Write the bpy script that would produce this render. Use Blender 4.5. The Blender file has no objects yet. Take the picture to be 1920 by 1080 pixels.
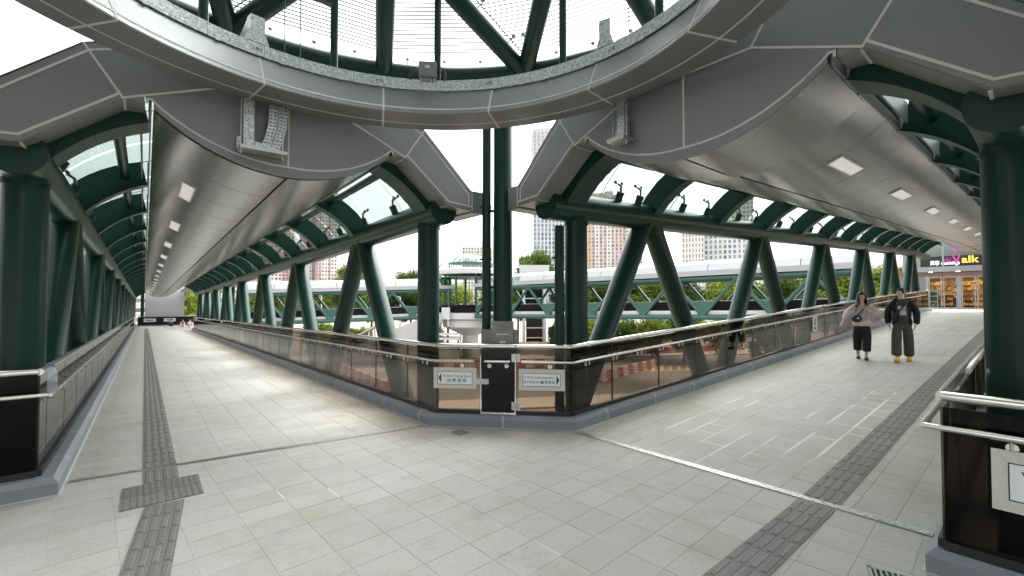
import bpy, math, random
from math import sin, cos, tan, atan2, pi, sqrt, radians
from mathutils import Vector, Matrix, Euler

random.seed(11)
scene = bpy.context.scene
COL = scene.collection

# ------------------------------------------------------------------ camera, sky, sun, exposure
CAM_H = 1.9
cam_data = bpy.data.cameras.new("camera")
cam_data.sensor_width = 36.0
cam_data.lens = 852.36 / 1920 * 36
cam_data.clip_start = 0.05
cam_data.clip_end = 6000
cam = bpy.data.objects.new("camera", cam_data)
cam.location = (0, 0, CAM_H)
cam.rotation_euler = (pi / 2 + 0.025, 0, 0)
COL.objects.link(cam)
scene.camera = cam

SUN_EL, SUN_AZ = radians(58), radians(35)
world = bpy.data.worlds.new("World")
scene.world = world
world.use_nodes = True
wn = world.node_tree.nodes
wl = world.node_tree.links
wn.clear()
sky = wn.new("ShaderNodeTexSky")
sky.sky_type = 'NISHITA'
sky.sun_disc = False
sky.sun_elevation = SUN_EL
sky.sun_rotation = SUN_AZ
sky.air_density = 1.0
sky.dust_density = 6.0
sky.ozone_density = 1.0
hs = wn.new("ShaderNodeHueSaturation")
hs.inputs["Saturation"].default_value = 0.12
wl.new(sky.outputs[0], hs.inputs["Color"])
bg = wn.new("ShaderNodeBackground")
bg.inputs["Strength"].default_value = 0.15
wl.new(hs.outputs[0], bg.inputs["Color"])
wo = wn.new("ShaderNodeOutputWorld")
wl.new(bg.outputs[0], wo.inputs["Surface"])

sun_d = bpy.data.lights.new("sun", 'SUN')
sun_d.energy = 0.5
sun_d.angle = radians(95)
sun_d.color = (1.0, 0.97, 0.92)
sun = bpy.data.objects.new("sun", sun_d)
sd = Vector((sin(SUN_AZ) * cos(SUN_EL), cos(SUN_AZ) * cos(SUN_EL), sin(SUN_EL)))
sun.rotation_euler = sd.to_track_quat('Z', 'Y').to_euler()
sun.location = (0, 0, 60)
COL.objects.link(sun)

vs = scene.view_settings
scene.display_settings.display_device = 'sRGB'
vs.view_transform = 'Standard'
vs.look = 'None'
vs.exposure = 2.35
vs.gamma = 1.0
vs.use_curve_mapping = False
scene.render.engine = 'CYCLES'
cy = scene.cycles
cy.max_bounces = 8
cy.diffuse_bounces = 4
cy.glossy_bounces = 4
cy.transmission_bounces = 4
cy.transparent_max_bounces = 24
cy.caustics_reflective = False
cy.caustics_refractive = False
cy.sample_clamp_indirect = 6.0
cy.use_denoising = True
try:
    cy.denoiser = 'OPENIMAGEDENOISE'
except Exception:
    pass

# ------------------------------------------------------------------ materials
def newmat(name):
    m = bpy.data.materials.new(name)
    m.use_nodes = True
    m.node_tree.nodes.clear()
    return m, m.node_tree.nodes, m.node_tree.links


def mat(name, col, rough=0.5, metal=0.0, spec=0.5, var=0.0, nscale=6.0, namt=0.0, bump=0.0, bscale=40.0,
        stain=None, stain_scale=0.8, stain_lo=0.5, coat=0.0, emit=None, emit_s=0.0, aniso=None, rvar=0.0):
    """Principled material: base colour, grain noise, per-piece variation, stains, fine bump."""
    m, n, l = newmat(name)
    out = n.new("ShaderNodeOutputMaterial")
    p = n.new("ShaderNodeBsdfPrincipled")
    l.new(p.outputs[0], out.inputs[0])
    p.inputs["Roughness"].default_value = rough
    p.inputs["Metallic"].default_value = metal
    p.inputs["Specular IOR Level"].default_value = spec
    p.inputs["Coat Weight"].default_value = coat
    tc = n.new("ShaderNodeTexCoord")
    geo = n.new("ShaderNodeNewGeometry")
    rgb = n.new("ShaderNodeRGB")
    rgb.outputs[0].default_value = (*col, 1)
    cur = rgb.outputs[0]
    if namt:
        no = n.new("ShaderNodeTexNoise")
        no.inputs["Scale"].default_value = nscale
        no.inputs["Detail"].default_value = 5
        no.inputs["Roughness"].default_value = 0.65
        l.new(geo.outputs["Position"], no.inputs["Vector"])
        mr = n.new("ShaderNodeMapRange")
        mr.inputs["From Min"].default_value = 0.25
        mr.inputs["From Max"].default_value = 0.75
        mr.inputs["To Min"].default_value = 1 - namt
        mr.inputs["To Max"].default_value = 1 + namt
        l.new(no.outputs["Fac"], mr.inputs["Value"])
        vm = n.new("ShaderNodeVectorMath")
        vm.operation = 'SCALE'
        l.new(cur, vm.inputs[0])
        l.new(mr.outputs[0], vm.inputs["Scale"])
        cur = vm.outputs[0]
        if rvar:
            mr3 = n.new("ShaderNodeMapRange")
            mr3.inputs["To Min"].default_value = max(0.02, rough - rvar)
            mr3.inputs["To Max"].default_value = rough + rvar
            l.new(no.outputs["Fac"], mr3.inputs["Value"])
            l.new(mr3.outputs[0], p.inputs["Roughness"])
    if var:
        oi = n.new("ShaderNodeObjectInfo")
        ad = n.new("ShaderNodeMath")
        ad.operation = 'ADD'
        l.new(oi.outputs["Random"], ad.inputs[0])
        l.new(geo.outputs["Random Per Island"], ad.inputs[1])
        fr = n.new("ShaderNodeMath")
        fr.operation = 'FRACT'
        l.new(ad.outputs[0], fr.inputs[0])
        mr2 = n.new("ShaderNodeMapRange")
        mr2.inputs["To Min"].default_value = 1 - var
        mr2.inputs["To Max"].default_value = 1 + var
        l.new(fr.outputs[0], mr2.inputs["Value"])
        vm2 = n.new("ShaderNodeVectorMath")
        vm2.operation = 'SCALE'
        l.new(cur, vm2.inputs[0])
        l.new(mr2.outputs[0], vm2.inputs["Scale"])
        cur = vm2.outputs[0]
    for stain, stain_scale, stain_lo in ([] if not stain else (stain if isinstance(stain, list) else [(stain, stain_scale, stain_lo)])):
        no2 = n.new("ShaderNodeTexNoise")
        no2.inputs["Scale"].default_value = stain_scale
        no2.inputs["Detail"].default_value = 6
        no2.inputs["Roughness"].default_value = 0.7
        l.new(geo.outputs["Position"], no2.inputs["Vector"])
        ra = n.new("ShaderNodeMapRange")
        ra.inputs["From Min"].default_value = stain_lo
        ra.inputs["From Max"].default_value = stain_lo + 0.2
        ra.inputs["To Max"].default_value = 0.75
        l.new(no2.outputs["Fac"], ra.inputs["Value"])
        mx = n.new("ShaderNodeMix")
        mx.data_type = 'RGBA'
        l.new(ra.outputs[0], mx.inputs["Factor"])
        l.new(cur, mx.inputs["A"])
        mx.inputs["B"].default_value = (*stain, 1)
        cur = mx.outputs["Result"]
    l.new(cur, p.inputs["Base Color"])
    if bump:
        nb = n.new("ShaderNodeTexNoise")
        nb.inputs["Scale"].default_value = bscale
        nb.inputs["Detail"].default_value = 3 if bscale > 5 else 0
        l.new(geo.outputs["Position"], nb.inputs["Vector"])
        bp = n.new("ShaderNodeBump")
        bp.inputs["Strength"].default_value = 1.0
        bp.inputs["Distance"].default_value = bump
        l.new(nb.outputs["Fac"], bp.inputs["Height"])
        l.new(bp.outputs[0], p.inputs["Normal"])
    if emit:
        p.inputs["Emission Color"].default_value = (*emit, 1)
        p.inputs["Emission Strength"].default_value = emit_s
    return m


def glass(name, tint, ior=1.5, rough=0.0, stripe=None):
    """Sheet glass: fresnel reflection over a tinted transparent body; stripe = (period, share, colour) printed frit lines along UV v."""
    m, n, l = newmat(name)
    out = n.new("ShaderNodeOutputMaterial")
    tr = n.new("ShaderNodeBsdfTransparent")
    tr.inputs[0].default_value = (*tint, 1)
    gl = n.new("ShaderNodeBsdfGlossy")
    gl.inputs["Roughness"].default_value = rough
    fr = n.new("ShaderNodeFresnel")
    gb = n.new("ShaderNodeNewGeometry")
    mi = n.new("ShaderNodeMapRange")
    mi.inputs["To Min"].default_value = ior
    mi.inputs["To Max"].default_value = 1.0 / ior
    l.new(gb.outputs["Backfacing"], mi.inputs["Value"])
    l.new(mi.outputs[0], fr.inputs["IOR"])
    mx = n.new("ShaderNodeMixShader")
    body = tr.outputs[0]
    if stripe:
        per, share, sc = stripe
        uv = n.new("ShaderNodeTexCoord")
        sep = n.new("ShaderNodeSeparateXYZ")
        l.new(uv.outputs["UV"], sep.inputs[0])
        mu = n.new("ShaderNodeMath")
        mu.operation = 'MULTIPLY'
        mu.inputs[1].default_value = 1 / per
        l.new(sep.outputs[1], mu.inputs[0])
        f2 = n.new("ShaderNodeMath")
        f2.operation = 'FRACT'
        l.new(mu.outputs[0], f2.inputs[0])
        lt = n.new("ShaderNodeMath")
        lt.operation = 'LESS_THAN'
        lt.inputs[1].default_value = share
        l.new(f2.outputs[0], lt.inputs[0])
        df = n.new("ShaderNodeBsdfDiffuse")
        df.inputs[0].default_value = (*sc, 1)
        m2 = n.new("ShaderNodeMixShader")
        l.new(lt.outputs[0], m2.inputs[0])
        l.new(tr.outputs[0], m2.inputs[1])
        l.new(df.outputs[0], m2.inputs[2])
        body = m2.outputs[0]
    l.new(fr.outputs[0], mx.inputs[0])
    l.new(body, mx.inputs[1])
    l.new(gl.outputs[0], mx.inputs[2])
    l.new(mx.outputs[0], out.inputs[0])
    return m


def leafmat(name, col, col2):
    m, n, l = newmat(name)
    out = n.new("ShaderNodeOutputMaterial")
    geo = n.new("ShaderNodeNewGeometry")
    oi = n.new("ShaderNodeObjectInfo")
    mx = n.new("ShaderNodeMix")
    mx.data_type = 'RGBA'
    mx.inputs["A"].default_value = (*col, 1)
    mx.inputs["B"].default_value = (*col2, 1)
    ad = n.new("ShaderNodeMath")
    ad.operation = 'MULTIPLY_ADD'
    l.new(oi.outputs["Random"], ad.inputs[0])
    ad.inputs[1].default_value = 0.45
    l.new(geo.outputs["Random Per Island"], ad.inputs[2])
    ml = n.new("ShaderNodeMath")
    ml.operation = 'MULTIPLY'
    ml.inputs[1].default_value = 0.7
    l.new(ad.outputs[0], ml.inputs[0])
    l.new(ml.outputs[0], mx.inputs["Factor"])
    d = n.new("ShaderNodeBsdfDiffuse")
    t = n.new("ShaderNodeBsdfTranslucent")
    l.new(mx.outputs["Result"], d.inputs[0])
    l.new(mx.outputs["Result"], t.inputs[0])
    ms = n.new("ShaderNodeMixShader")
    ms.inputs[0].default_value = 0.3
    l.new(d.outputs[0], ms.inputs[1])
    l.new(t.outputs[0], ms.inputs[2])
    l.new(ms.outputs[0], out.inputs[0])
    return m


M = {}
M['steel'] = mat("green_paint", (0.0075, 0.036, 0.0265), rough=0.31, spec=0.24, namt=0.08, nscale=3, rvar=0.05)
M['rib'] = mat("rib_green_paint", (0.012, 0.058, 0.041), rough=0.42, spec=0.25, namt=0.08, nscale=3)
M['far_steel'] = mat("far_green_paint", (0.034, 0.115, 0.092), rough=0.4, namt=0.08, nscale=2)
M['clad'] = mat("grey_cladding", (0.195, 0.207, 0.212), rough=0.40, metal=0.30, spec=0.35, namt=0.04, nscale=1.2, rvar=0.05)
M['soffit'] = mat("grey_soffit", (0.175, 0.172, 0.167), rough=0.42, metal=0.15, spec=0.35, namt=0.04, nscale=1.2)
M['seal'] = mat("pale_sealant", (0.50, 0.49, 0.47), rough=0.7, namt=0.06, nscale=20)
M['gap'] = mat("dark_gap", (0.012, 0.012, 0.012), rough=0.8)
M['ceiling'] = mat("ceiling_metal", (0.36, 0.355, 0.34), rough=0.25, metal=0.85, namt=0.02, nscale=0.5, bump=0.007, bscale=0.7)
M['tile'] = mat("granite_paving", (0.435, 0.43, 0.40), rough=0.62, spec=0.35, var=0.05, namt=0.26, nscale=70, stain=[((0.345, 0.32, 0.24), 0.9, 0.50), ((0.32, 0.32, 0.305), 2.3, 0.55), ((0.47, 0.47, 0.455), 1.5, 0.58), ((0.22, 0.21, 0.18), 11.0, 0.70)], bump=0.0012, bscale=130)
M['grout'] = mat("paving_grout", (0.50, 0.49, 0.455), rough=0.9, namt=0.2, nscale=15, stain=(0.62, 0.61, 0.58), stain_scale=0.55, stain_lo=0.50)
M['kerb'] = mat("grey_granite", (0.205, 0.225, 0.255), rough=0.5, var=0.06, namt=0.10, nscale=70, bump=0.0008, bscale=150)
M['tactile'] = mat("tactile_paving", (0.165, 0.163, 0.155), rough=0.6, var=0.12, namt=0.15, nscale=25, stain=(0.26, 0.26, 0.25), stain_scale=1.2, stain_lo=0.58)
M['stain'] = mat("stainless_steel", (0.66, 0.645, 0.60), rough=0.22, metal=1.0, namt=0.05, nscale=8)
M['guard'] = mat("guard_sheet", (0.16, 0.165, 0.16), rough=0.35, metal=0.5, namt=0.2, nscale=6)
M['satin'] = mat("satin_steel", (0.50, 0.50, 0.49), rough=0.35, metal=0.9, namt=0.12, nscale=10)
M['drain'] = mat("drain_steel", (0.50, 0.50, 0.48), rough=0.30, metal=1.0, namt=0.35, nscale=35, bump=0.004, bscale=70)
M['galv'] = mat("galvanised_steel", (0.46, 0.49, 0.48), rough=0.36, metal=0.85, namt=0.75, nscale=42)
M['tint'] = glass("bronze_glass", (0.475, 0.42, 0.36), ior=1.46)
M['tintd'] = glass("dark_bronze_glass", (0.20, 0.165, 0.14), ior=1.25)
M['frit'] = glass("fritted_glass", (0.60, 0.64, 0.62), ior=1.12, stripe=(0.065, 0.30, (0.30, 0.33, 0.32)))
M['fritw'] = glass("roof_glass", (0.40, 0.49, 0.445), ior=1.16, stripe=(0.055, 0.30, (0.10, 0.12, 0.11)))
M['clear'] = glass("clear_glass", (0.85, 0.92, 0.90), ior=1.45)
M['bottle'] = mat("bottle_plastic", (0.62, 0.66, 0.70), rough=0.12, spec=0.6)
for n_ in M['bottle'].node_tree.nodes:
    if n_.type == 'BSDF_PRINCIPLED':
        n_.inputs["Alpha"].default_value = 0.30
M['black'] = mat("black_rubber", (0.015, 0.015, 0.016), rough=0.45)
M['blackgl'] = mat("black_panel", (0.009, 0.009, 0.010), rough=0.10, spec=0.22)
M['white'] = mat("white_paint", (0.60, 0.60, 0.595), rough=0.45, namt=0.04, nscale=3)
M['diff'] = mat("light_diffuser", (0.85, 0.84, 0.80), rough=0.5, namt=0.03, nscale=60, emit=(1.0, 0.98, 0.93), emit_s=0.06)
M['sign'] = mat("sign_white", (0.84, 0.86, 0.90), rough=0.3)
M['tape'] = mat("cream_tape", (0.66, 0.65, 0.58), rough=0.7, namt=0.12, nscale=30)
M['ink'] = mat("sign_ink", (0.015, 0.015, 0.02), rough=0.5)
M['concrete'] = mat("concrete", (0.52, 0.51, 0.49), rough=0.85, namt=0.10, nscale=2, bump=0.004, bscale=30)
M['asphalt'] = mat("asphalt", (0.115, 0.112, 0.105), rough=0.85, namt=0.25, nscale=9, stain=(0.19, 0.175, 0.145), stain_scale=0.06, stain_lo=0.5)
M['pave'] = mat("pavement_slab", (0.30, 0.28, 0.25), rough=0.9, namt=0.15, nscale=3)
M['earth'] = mat("ground_soil", (0.21, 0.18, 0.14), rough=0.95, namt=0.25, nscale=0.4)
M['roadwhite'] = mat("road_paint_white", (0.62, 0.61, 0.57), rough=0.8, namt=0.15, nscale=6)
M['roadyellow'] = mat("road_paint_yellow", (0.60, 0.44, 0.10), rough=0.8, namt=0.15, nscale=6)
M['redplastic'] = mat("red_plastic", (0.42, 0.025, 0.03), rough=0.45, namt=0.1, nscale=4)
M['whiteplastic'] = mat("white_plastic", (0.70, 0.67, 0.62), rough=0.45, namt=0.1, nscale=4)
M['hoarding'] = mat("hoarding_board", (0.55, 0.44, 0.28), rough=0.8, var=0.06, namt=0.1, nscale=2)
M['bark'] = mat("bark", (0.10, 0.075, 0.05), rough=0.9, namt=0.3, nscale=8)
M['leaf'] = leafmat("leaves_green", (0.035, 0.065, 0.018), (0.13, 0.19, 0.045))
M['leafb'] = leafmat("leaves_yellow_green", (0.07, 0.11, 0.02), (0.24, 0.29, 0.05))
M['leafd'] = leafmat("leaves_dark", (0.022, 0.04, 0.016), (0.08, 0.105, 0.04))

# ------------------------------------------------------------------ mesh helpers
ORG = {}


class MB:
    def __init__(self):
        self.v, self.f, self.uv = [], [], {}

    def add(self, vs_, fs_):
        n = len(self.v)
        self.v += [Vector(p) for p in vs_]
        self.f += [[i + n for i in f] for f in fs_]

    def box(self, c, size, ax=None):
        X, Y, Z = ax or (Vector((1, 0, 0)), Vector((0, 1, 0)), Vector((0, 0, 1)))
        c = Vector(c)
        a, b, d = size[0] / 2, size[1] / 2, size[2] / 2
        vs_ = [c + X * (i * a) + Y * (j * b) + Z * (k * d) for i in (-1, 1) for j in (-1, 1) for k in (-1, 1)]
        self.add(vs_, [(0, 1, 3, 2), (4, 6, 7, 5), (0, 4, 5, 1), (2, 3, 7, 6), (0, 2, 6, 4), (1, 5, 7, 3)])

    def prism(self, poly, fn, d0, d1):
        """poly of (a,b); fn(a,b,d) -> point; closed solid between depth d0 and d1."""
        n = len(poly)
        vs_ = [fn(a, b, d0) for a, b in poly] + [fn(a, b, d1) for a, b in poly]
        fs_ = [list(range(n))[::-1], list(range(n, 2 * n))]
        fs_ += [(i, (i + 1) % n, n + (i + 1) % n, n + i) for i in range(n)]
        self.add(vs_, fs_)

    def tube(self, pts, r, n=12, cap=True, closed=False):
        pts = [Vector(p) for p in pts]
        m = len(pts)
        rs = r if isinstance(r, (list, tuple)) else [r] * m
        up = None
        base = len(self.v)
        for i, p in enumerate(pts):
            if closed:
                d = (pts[(i + 1) % m] - pts[i - 1]).normalized()
            else:
                d = (pts[min(i + 1, m - 1)] - pts[max(i - 1, 0)]).normalized()
            if up is None:
                up = Vector((0, 0, 1)) if abs(d.z) < 0.9 else Vector((0, 1, 0))
            x = d.cross(up)
            if x.length < 1e-6:
                x = d.cross(Vector((1, 0, 0)))
            x.normalize()
            y = x.cross(d).normalized()
            up = y
            for k in range(n):
                a = 2 * pi * k / n
                self.v.append(p + x * (cos(a) * rs[i]) + y * (sin(a) * rs[i]))
        for i in range(m if closed else m - 1):
            j = (i + 1) % m
            for k in range(n):
                k2 = (k + 1) % n
                self.f.append([base + i * n + k, base + i * n + k2, base + j * n + k2, base + j * n + k])
        if cap and not closed:
            self.f.append([base + k for k in range(n)][::-1])
            self.f.append([base + (m - 1) * n + k for k in range(n)])

    def lathe(self, prof, c=(0, 0, 0), n=16, ax=None):
        X, Y, Z = ax or (Vector((1, 0, 0)), Vector((0, 1, 0)), Vector((0, 0, 1)))
        c = Vector(c)
        base = len(self.v)
        for r, z in prof:
            for k in range(n):
                a = 2 * pi * k / n
                self.v.append(c + X * (r * cos(a)) + Y * (r * sin(a)) + Z * z)
        for i in range(len(prof) - 1):
            for k in range(n):
                k2 = (k + 1) % n
                self.f.append([base + i * n + k, base + i * n + k2, base + (i + 1) * n + k2, base + (i + 1) * n + k])
        self.f.append([base + k for k in range(n)][::-1])
        self.f.append([base + (len(prof) - 1) * n + k for k in range(n)])

    def ball(self, c, r, n=10, m=6, sc=(1, 1, 1)):
        c = Vector(c)
        prof = [(sin(pi * i / m), -cos(pi * i / m)) for i in range(m + 1)]
        prof[0] = (0.02, -1)
        prof[-1] = (0.02, 1)
        base = len(self.v)
        self.lathe([(a * r, b * r) for a, b in prof], (0, 0, 0), n)
        for i in range(base, len(self.v)):
            p = self.v[i]
            self.v[i] = c + Vector((p.x * sc[0], p.y * sc[1], p.z * sc[2]))

    def mesh(self, name, material, smooth=False, angle=40, center=None):
        me = bpy.data.meshes.new(name)
        c = center if center is not None else Vector((0, 0, 0))
        me.from_pydata([tuple(p - c) for p in self.v], [], self.f)
        if material:
            me.materials.append(M[material] if isinstance(material, str) else material)
        me.update()
        if smooth:
            for p in me.polygons:
                p.use_smooth = True
            me.set_sharp_from_angle(angle=radians(angle))
        return me

    def build(self, name, material, parent=None, smooth=False, angle=40):
        xs = [p.x for p in self.v]
        ys = [p.y for p in self.v]
        zs = [p.z for p in self.v]
        c = Vector(((min(xs) + max(xs)) / 2, (min(ys) + max(ys)) / 2, min(zs)))
        me = self.mesh(name, material, smooth, angle, c)
        return place(name, me, c, None, parent)


def place(name, me, loc, rot=None, parent=None):
    o = bpy.data.objects.new(name, me)
    COL.objects.link(o)
    loc = Vector(loc)
    if parent is not None:
        o.parent = parent
        o.location = loc - ORG[parent.name]
    else:
        o.location = loc
    if rot is not None:
        o.rotation_euler = rot
    ORG[o.name] = loc
    return o


def tag(o, label=None, cat=None, group=None, kind=None):
    if label:
        o['label'] = label
    if cat:
        o['category'] = cat
    if group:
        o['group'] = group
    if kind:
        o['kind'] = kind
    return o


def thing(name, label, cat, loc=(0, 0, 0), group=None, kind=None, parent=None):
    return tag(place(name, None, loc, None, parent), label, cat, group, kind)


def copy_tree(o, parent=None):
    c = o.copy()
    COL.objects.link(c)
    if parent is not None:
        c.parent = parent
    for ch in list(o.children):
        copy_tree(ch, c)
    return c


def uvmesh(name, polys, material, vdir, thick=0.0):
    """Flat panes with UV v measured in metres along vdir (for printed lines)."""
    me = bpy.data.meshes.new(name)
    V, F = [], []
    for poly in polys:
        n = len(V)
        V += [Vector(p) for p in poly]
        F.append(list(range(n, n + len(poly))))
    c = Vector((0, 0, 0))
    for p in V:
        c += p
    c /= len(V)
    me.from_pydata([tuple(p - c) for p in V], [], F)
    uv = me.uv_layers.new(name="UVMap")
    vd = Vector(vdir)
    for lp in me.loops:
        p = V[lp.vertex_index]
        uv.data[lp.index].uv = (0, p.dot(vd))
    me.materials.append(M[material])
    me.update()
    return me, c


def text_mesh(body, size, spacing=1.0, bold=0.0):
    cu = bpy.data.curves.new("lettering", 'FONT')
    cu.body = body
    cu.size = size
    cu.align_x = 'CENTER'
    cu.align_y = 'CENTER'
    cu.space_character = spacing
    cu.offset = bold
    cu.resolution_u = 3
    o = bpy.data.objects.new("lettering", cu)
    COL.objects.link(o)
    dg = bpy.context.evaluated_depsgraph_get()
    me = bpy.data.meshes.new_from_object(o.evaluated_get(dg))
    bpy.data.objects.remove(o)
    bpy.data.curves.remove(cu)
    return me


def put_text(body, size, origin, right, up, material, parent, name="lettering", spacing=1.0, bold=0.0, width=None):
    """Flat lettering standing on a surface: right/up are world unit vectors, normal = right x up."""
    me = text_mesh(body, size, spacing, bold)
    R_, U_ = Vector(right).normalized(), Vector(up).normalized()
    xs = [v.co.x for v in me.vertices] or [0]
    k = 1.0
    if width:
        k = width / max(1e-6, max(xs) - min(xs))
    for v in me.vertices:
        v.co = R_ * (v.co.x * k) + U_ * v.co.y
    me.materials.clear()
    me.materials.append(M[material])
    return place(name, me, origin, None, parent)


# ------------------------------------------------------------------ the two covered walkways' frames
TH_L, TH_R = radians(38.916), radians(49.676)
ROAD_Z = -6.5


class Cor:
    """Walkway frame: t to the right of its centre line, s along it, z above its (sloping) deck."""
    def __init__(self, az, centre, s0, m, s1=1e9):
        self.s1 = s1
        self.d = Vector((sin(az), cos(az), 0))
        self.r = Vector((cos(az), -sin(az), 0))
        self.c, self.s0, self.m = centre, s0, m
        self.phi = -az
        self.tilt = math.atan(m)

    def dz(self, s):
        return self.m * max(0.0, min(s, self.s1) - self.s0)

    def P(self, t, s, z=0.0):
        p = self.r * (self.c + t) + self.d * s
        return Vector((p.x, p.y, z + self.dz(s)))

    def rot(self, slope=True):
        return Euler((self.tilt if slope else 0.0, 0, self.phi))


LC = Cor(-TH_L, 1.37, 6.2, -0.0207)
RC = Cor(TH_R, -2.53, 4.95, 0.0423, 34.0)
T_KERB = {'L': (-1.995, 1.975), 'R': (-1.896, 1.945)}
S_END = {'L': 69.0, 'R': 36.3}
K_L = LC.P(-1.995, 6.23)        # kerb corner, left walkway's far side
K_1 = LC.P(1.975, 6.10)         # chamfer, left end
K_2 = RC.P(-1.896, 4.98)        # chamfer, right end
K_R = RC.P(1.945, 4.27)         # kerb corner at the right


def flat(p):
    return Vector((p.x, p.y, 0))


for k_ in (K_L, K_1, K_2, K_R):
    k_.z = 0
# ------------------------------------------------------------------ paved floor
def clip(poly, region):
    """Sutherland-Hodgman: poly clipped to a convex, counter-clockwise region (2D)."""
    out = poly
    m = len(region)
    for i in range(m):
        a, b = region[i], region[(i + 1) % m]
        ex, ey = b[0] - a[0], b[1] - a[1]
        inp, out = out, []
        if not inp:
            return []
        side = lambda p: ex * (p[1] - a[1]) - ey * (p[0] - a[0])
        for j in range(len(inp)):
            p, q = inp[j - 1], inp[j]
            sp, sq = side(p), side(q)
            if (sp >= 0) != (sq >= 0):
                t = sp / (sp - sq)
                out.append((p[0] + t * (q[0] - p[0]), p[1] + t * (q[1] - p[1])))
            if sq >= 0:
                out.append(q)
    return out


def area(p):
    return 0.5 * sum(p[i - 1][0] * p[i][1] - p[i][0] * p[i - 1][1] for i in range(len(p)))


floor_slab = MB()
PLAZA = [K_L, LC.P(-6.0, 6.23), Vector((-6.5, -8, 0)), Vector((5.5, -8, 0)), RC.P(6.0, 4.27), K_R, K_2, K_1]
pl2 = [(p.x, p.y) for p in PLAZA]
if area(pl2) < 0:
    pl2 = pl2[::-1]
floor_slab.prism([(x, y) for x, y in pl2], lambda a, b, d: Vector((a, b, d)), -0.45, -0.0035)
regions = []
for key, C in (('L', LC), ('R', RC)):
    t0, t1 = T_KERB[key]
    if key == 'L':
        quad = [(t0, 6.62), (t1, 6.18), (t1, 69.0), (t0, 69.0)]
    else:
        quad = [(t0, 4.98), (t1, 4.99), (t1, 34.0), (t0, 34.0)]
    (ta, sa), (tb, sb), (_, se), _q = quad
    mid_s = max(sa, sb, C.s0) + 0.3
    for qq in ([(ta, sa), (tb, sb), (tb, mid_s), (ta, mid_s)], [(ta, mid_s), (tb, mid_s), (tb, se), (ta, se)]):
        V = [C.P(t, s, z) for z in (-0.45, -0.0045) for t, s in qq]
        floor_slab.add(V, [(3, 2, 1, 0), (4, 5, 6, 7), (0, 1, 5, 4), (1, 2, 6, 5), (2, 3, 7, 6), (3, 0, 4, 7)])
    regions.append((key, C, quad))
quad = [(1.99, 50.0), (5.6, 50.0), (5.6, 69.3), (1.99, 69.3)]
V = [LC.P(t, s, z) for z in (-0.45, -0.012) for t, s in quad]
floor_slab.add(V, [(3, 2, 1, 0), (4, 5, 6, 7), (0, 1, 5, 4), (1, 2, 6, 5), (2, 3, 7, 6), (3, 0, 4, 7)])
regions.append(('L', LC, quad))
# the plaza's paving runs on as far as the two drains
WEDGES = [[LC.P(-1.995, 6.23), LC.P(-1.995, 6.62), LC.P(1.975, 6.18), LC.P(1.975, 6.10)], [RC.P(-1.896, 4.98), RC.P(1.945, 4.99), RC.P(1.945, 4.27)]]
for w4 in WEDGES:
    w4[:] = [Vector((p.x, p.y, 0)) for p in w4]
    V = [p + Vector((0, 0, z)) for z in (-0.45, -0.004) for p in w4]
    floor_slab.add(V, [list(range(len(w4)))[::-1], list(range(len(w4), 2 * len(w4)))])
quad = [(-3.6, 34.0), (3.6, 34.0), (3.6, 44.0), (-3.6, 44.0)]
V = [RC.P(t, s, z) for z in (-0.45, -0.014) for t, s in quad]
floor_slab.add(V, [(3, 2, 1, 0), (4, 5, 6, 7), (0, 1, 5, 4), (1, 2, 6, 5), (2, 3, 7, 6), (3, 0, 4, 7)])
regions.append(('R', RC, quad))
floor = floor_slab.build("floor", 'grout')
tag(floor, "grey granite paved footbridge floor with fine joints", "floor", kind='structure')

TW, TL, GAP = 0.3, 0.6, 0.0035


def tile_mesh(TL, TW):
    unit = MB()
    e_ = 0.0012
    for_z = [(-0.02, 0), (-e_, 0), (0, e_)]
    hw, hl = (TW - GAP) / 2, (TL - GAP) / 2
    rings = []
    for z, ins in for_z:
        rings.append([Vector((x * (hl - ins), y * (hw - ins), z)) for x, y in ((-1, -1), (1, -1), (1, 1), (-1, 1))])
    for i in range(2):
        unit.add(rings[i] + rings[i + 1], [(k, (k + 1) % 4, 4 + (k + 1) % 4, 4 + k) for k in range(4)])
    unit.add(rings[2], [(0, 1, 2, 3)])
    return unit.mesh("tile", 'tile')


TILE_ME = {'P': tile_mesh(0.4, 0.3), 'L': tile_mesh(0.4, 0.3), 'R': tile_mesh(0.4, 0.3)}

cand = []     # (distance key, polygon of local coords, frame)
# plaza: grid in the right walkway's frame, running bond; walkways: own frames
PL_FR = (Vector((sin(radians(47)), cos(radians(47)), 0)), Vector((-cos(radians(47)), sin(radians(47)), 0)))


def grid_tiles(region2d, toxy, xr, yr, key):
    TL, TW = 0.4, 0.3
    hw, hl = (TW - GAP) / 2, (TL - GAP) / 2
    nx0, nx1 = int(xr[0] / TL) - 1, int(xr[1] / TL) + 2
    ny0, ny1 = int(yr[0] / TW) - 1, int(yr[1] / TW) + 2
    for j in range(ny0, ny1):
        off = 0.0
        for i in range(nx0, nx1):
            cx, cyy = i * TL + off, j * TW
            poly = [(cx - hl, cyy - hw), (cx + hl, cyy - hw), (cx + hl, cyy + hw), (cx - hl, cyy + hw)]
            c = clip(poly, region2d)
            if len(c) < 3 or abs(area(c)) < 0.004:
                continue
            whole = abs(abs(area(c)) - 4 * hl * hw) < 1e-6
            w = toxy(cx, cyy)
            cand.append((w.length if w.y > 0.6 else 99 + w.length, whole, c, (cx, cyy), toxy, key))


def plaza_xy(a, b):
    p = PL_FR[0] * a + PL_FR[1] * b
    return Vector((p.x, p.y, 0))


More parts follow.
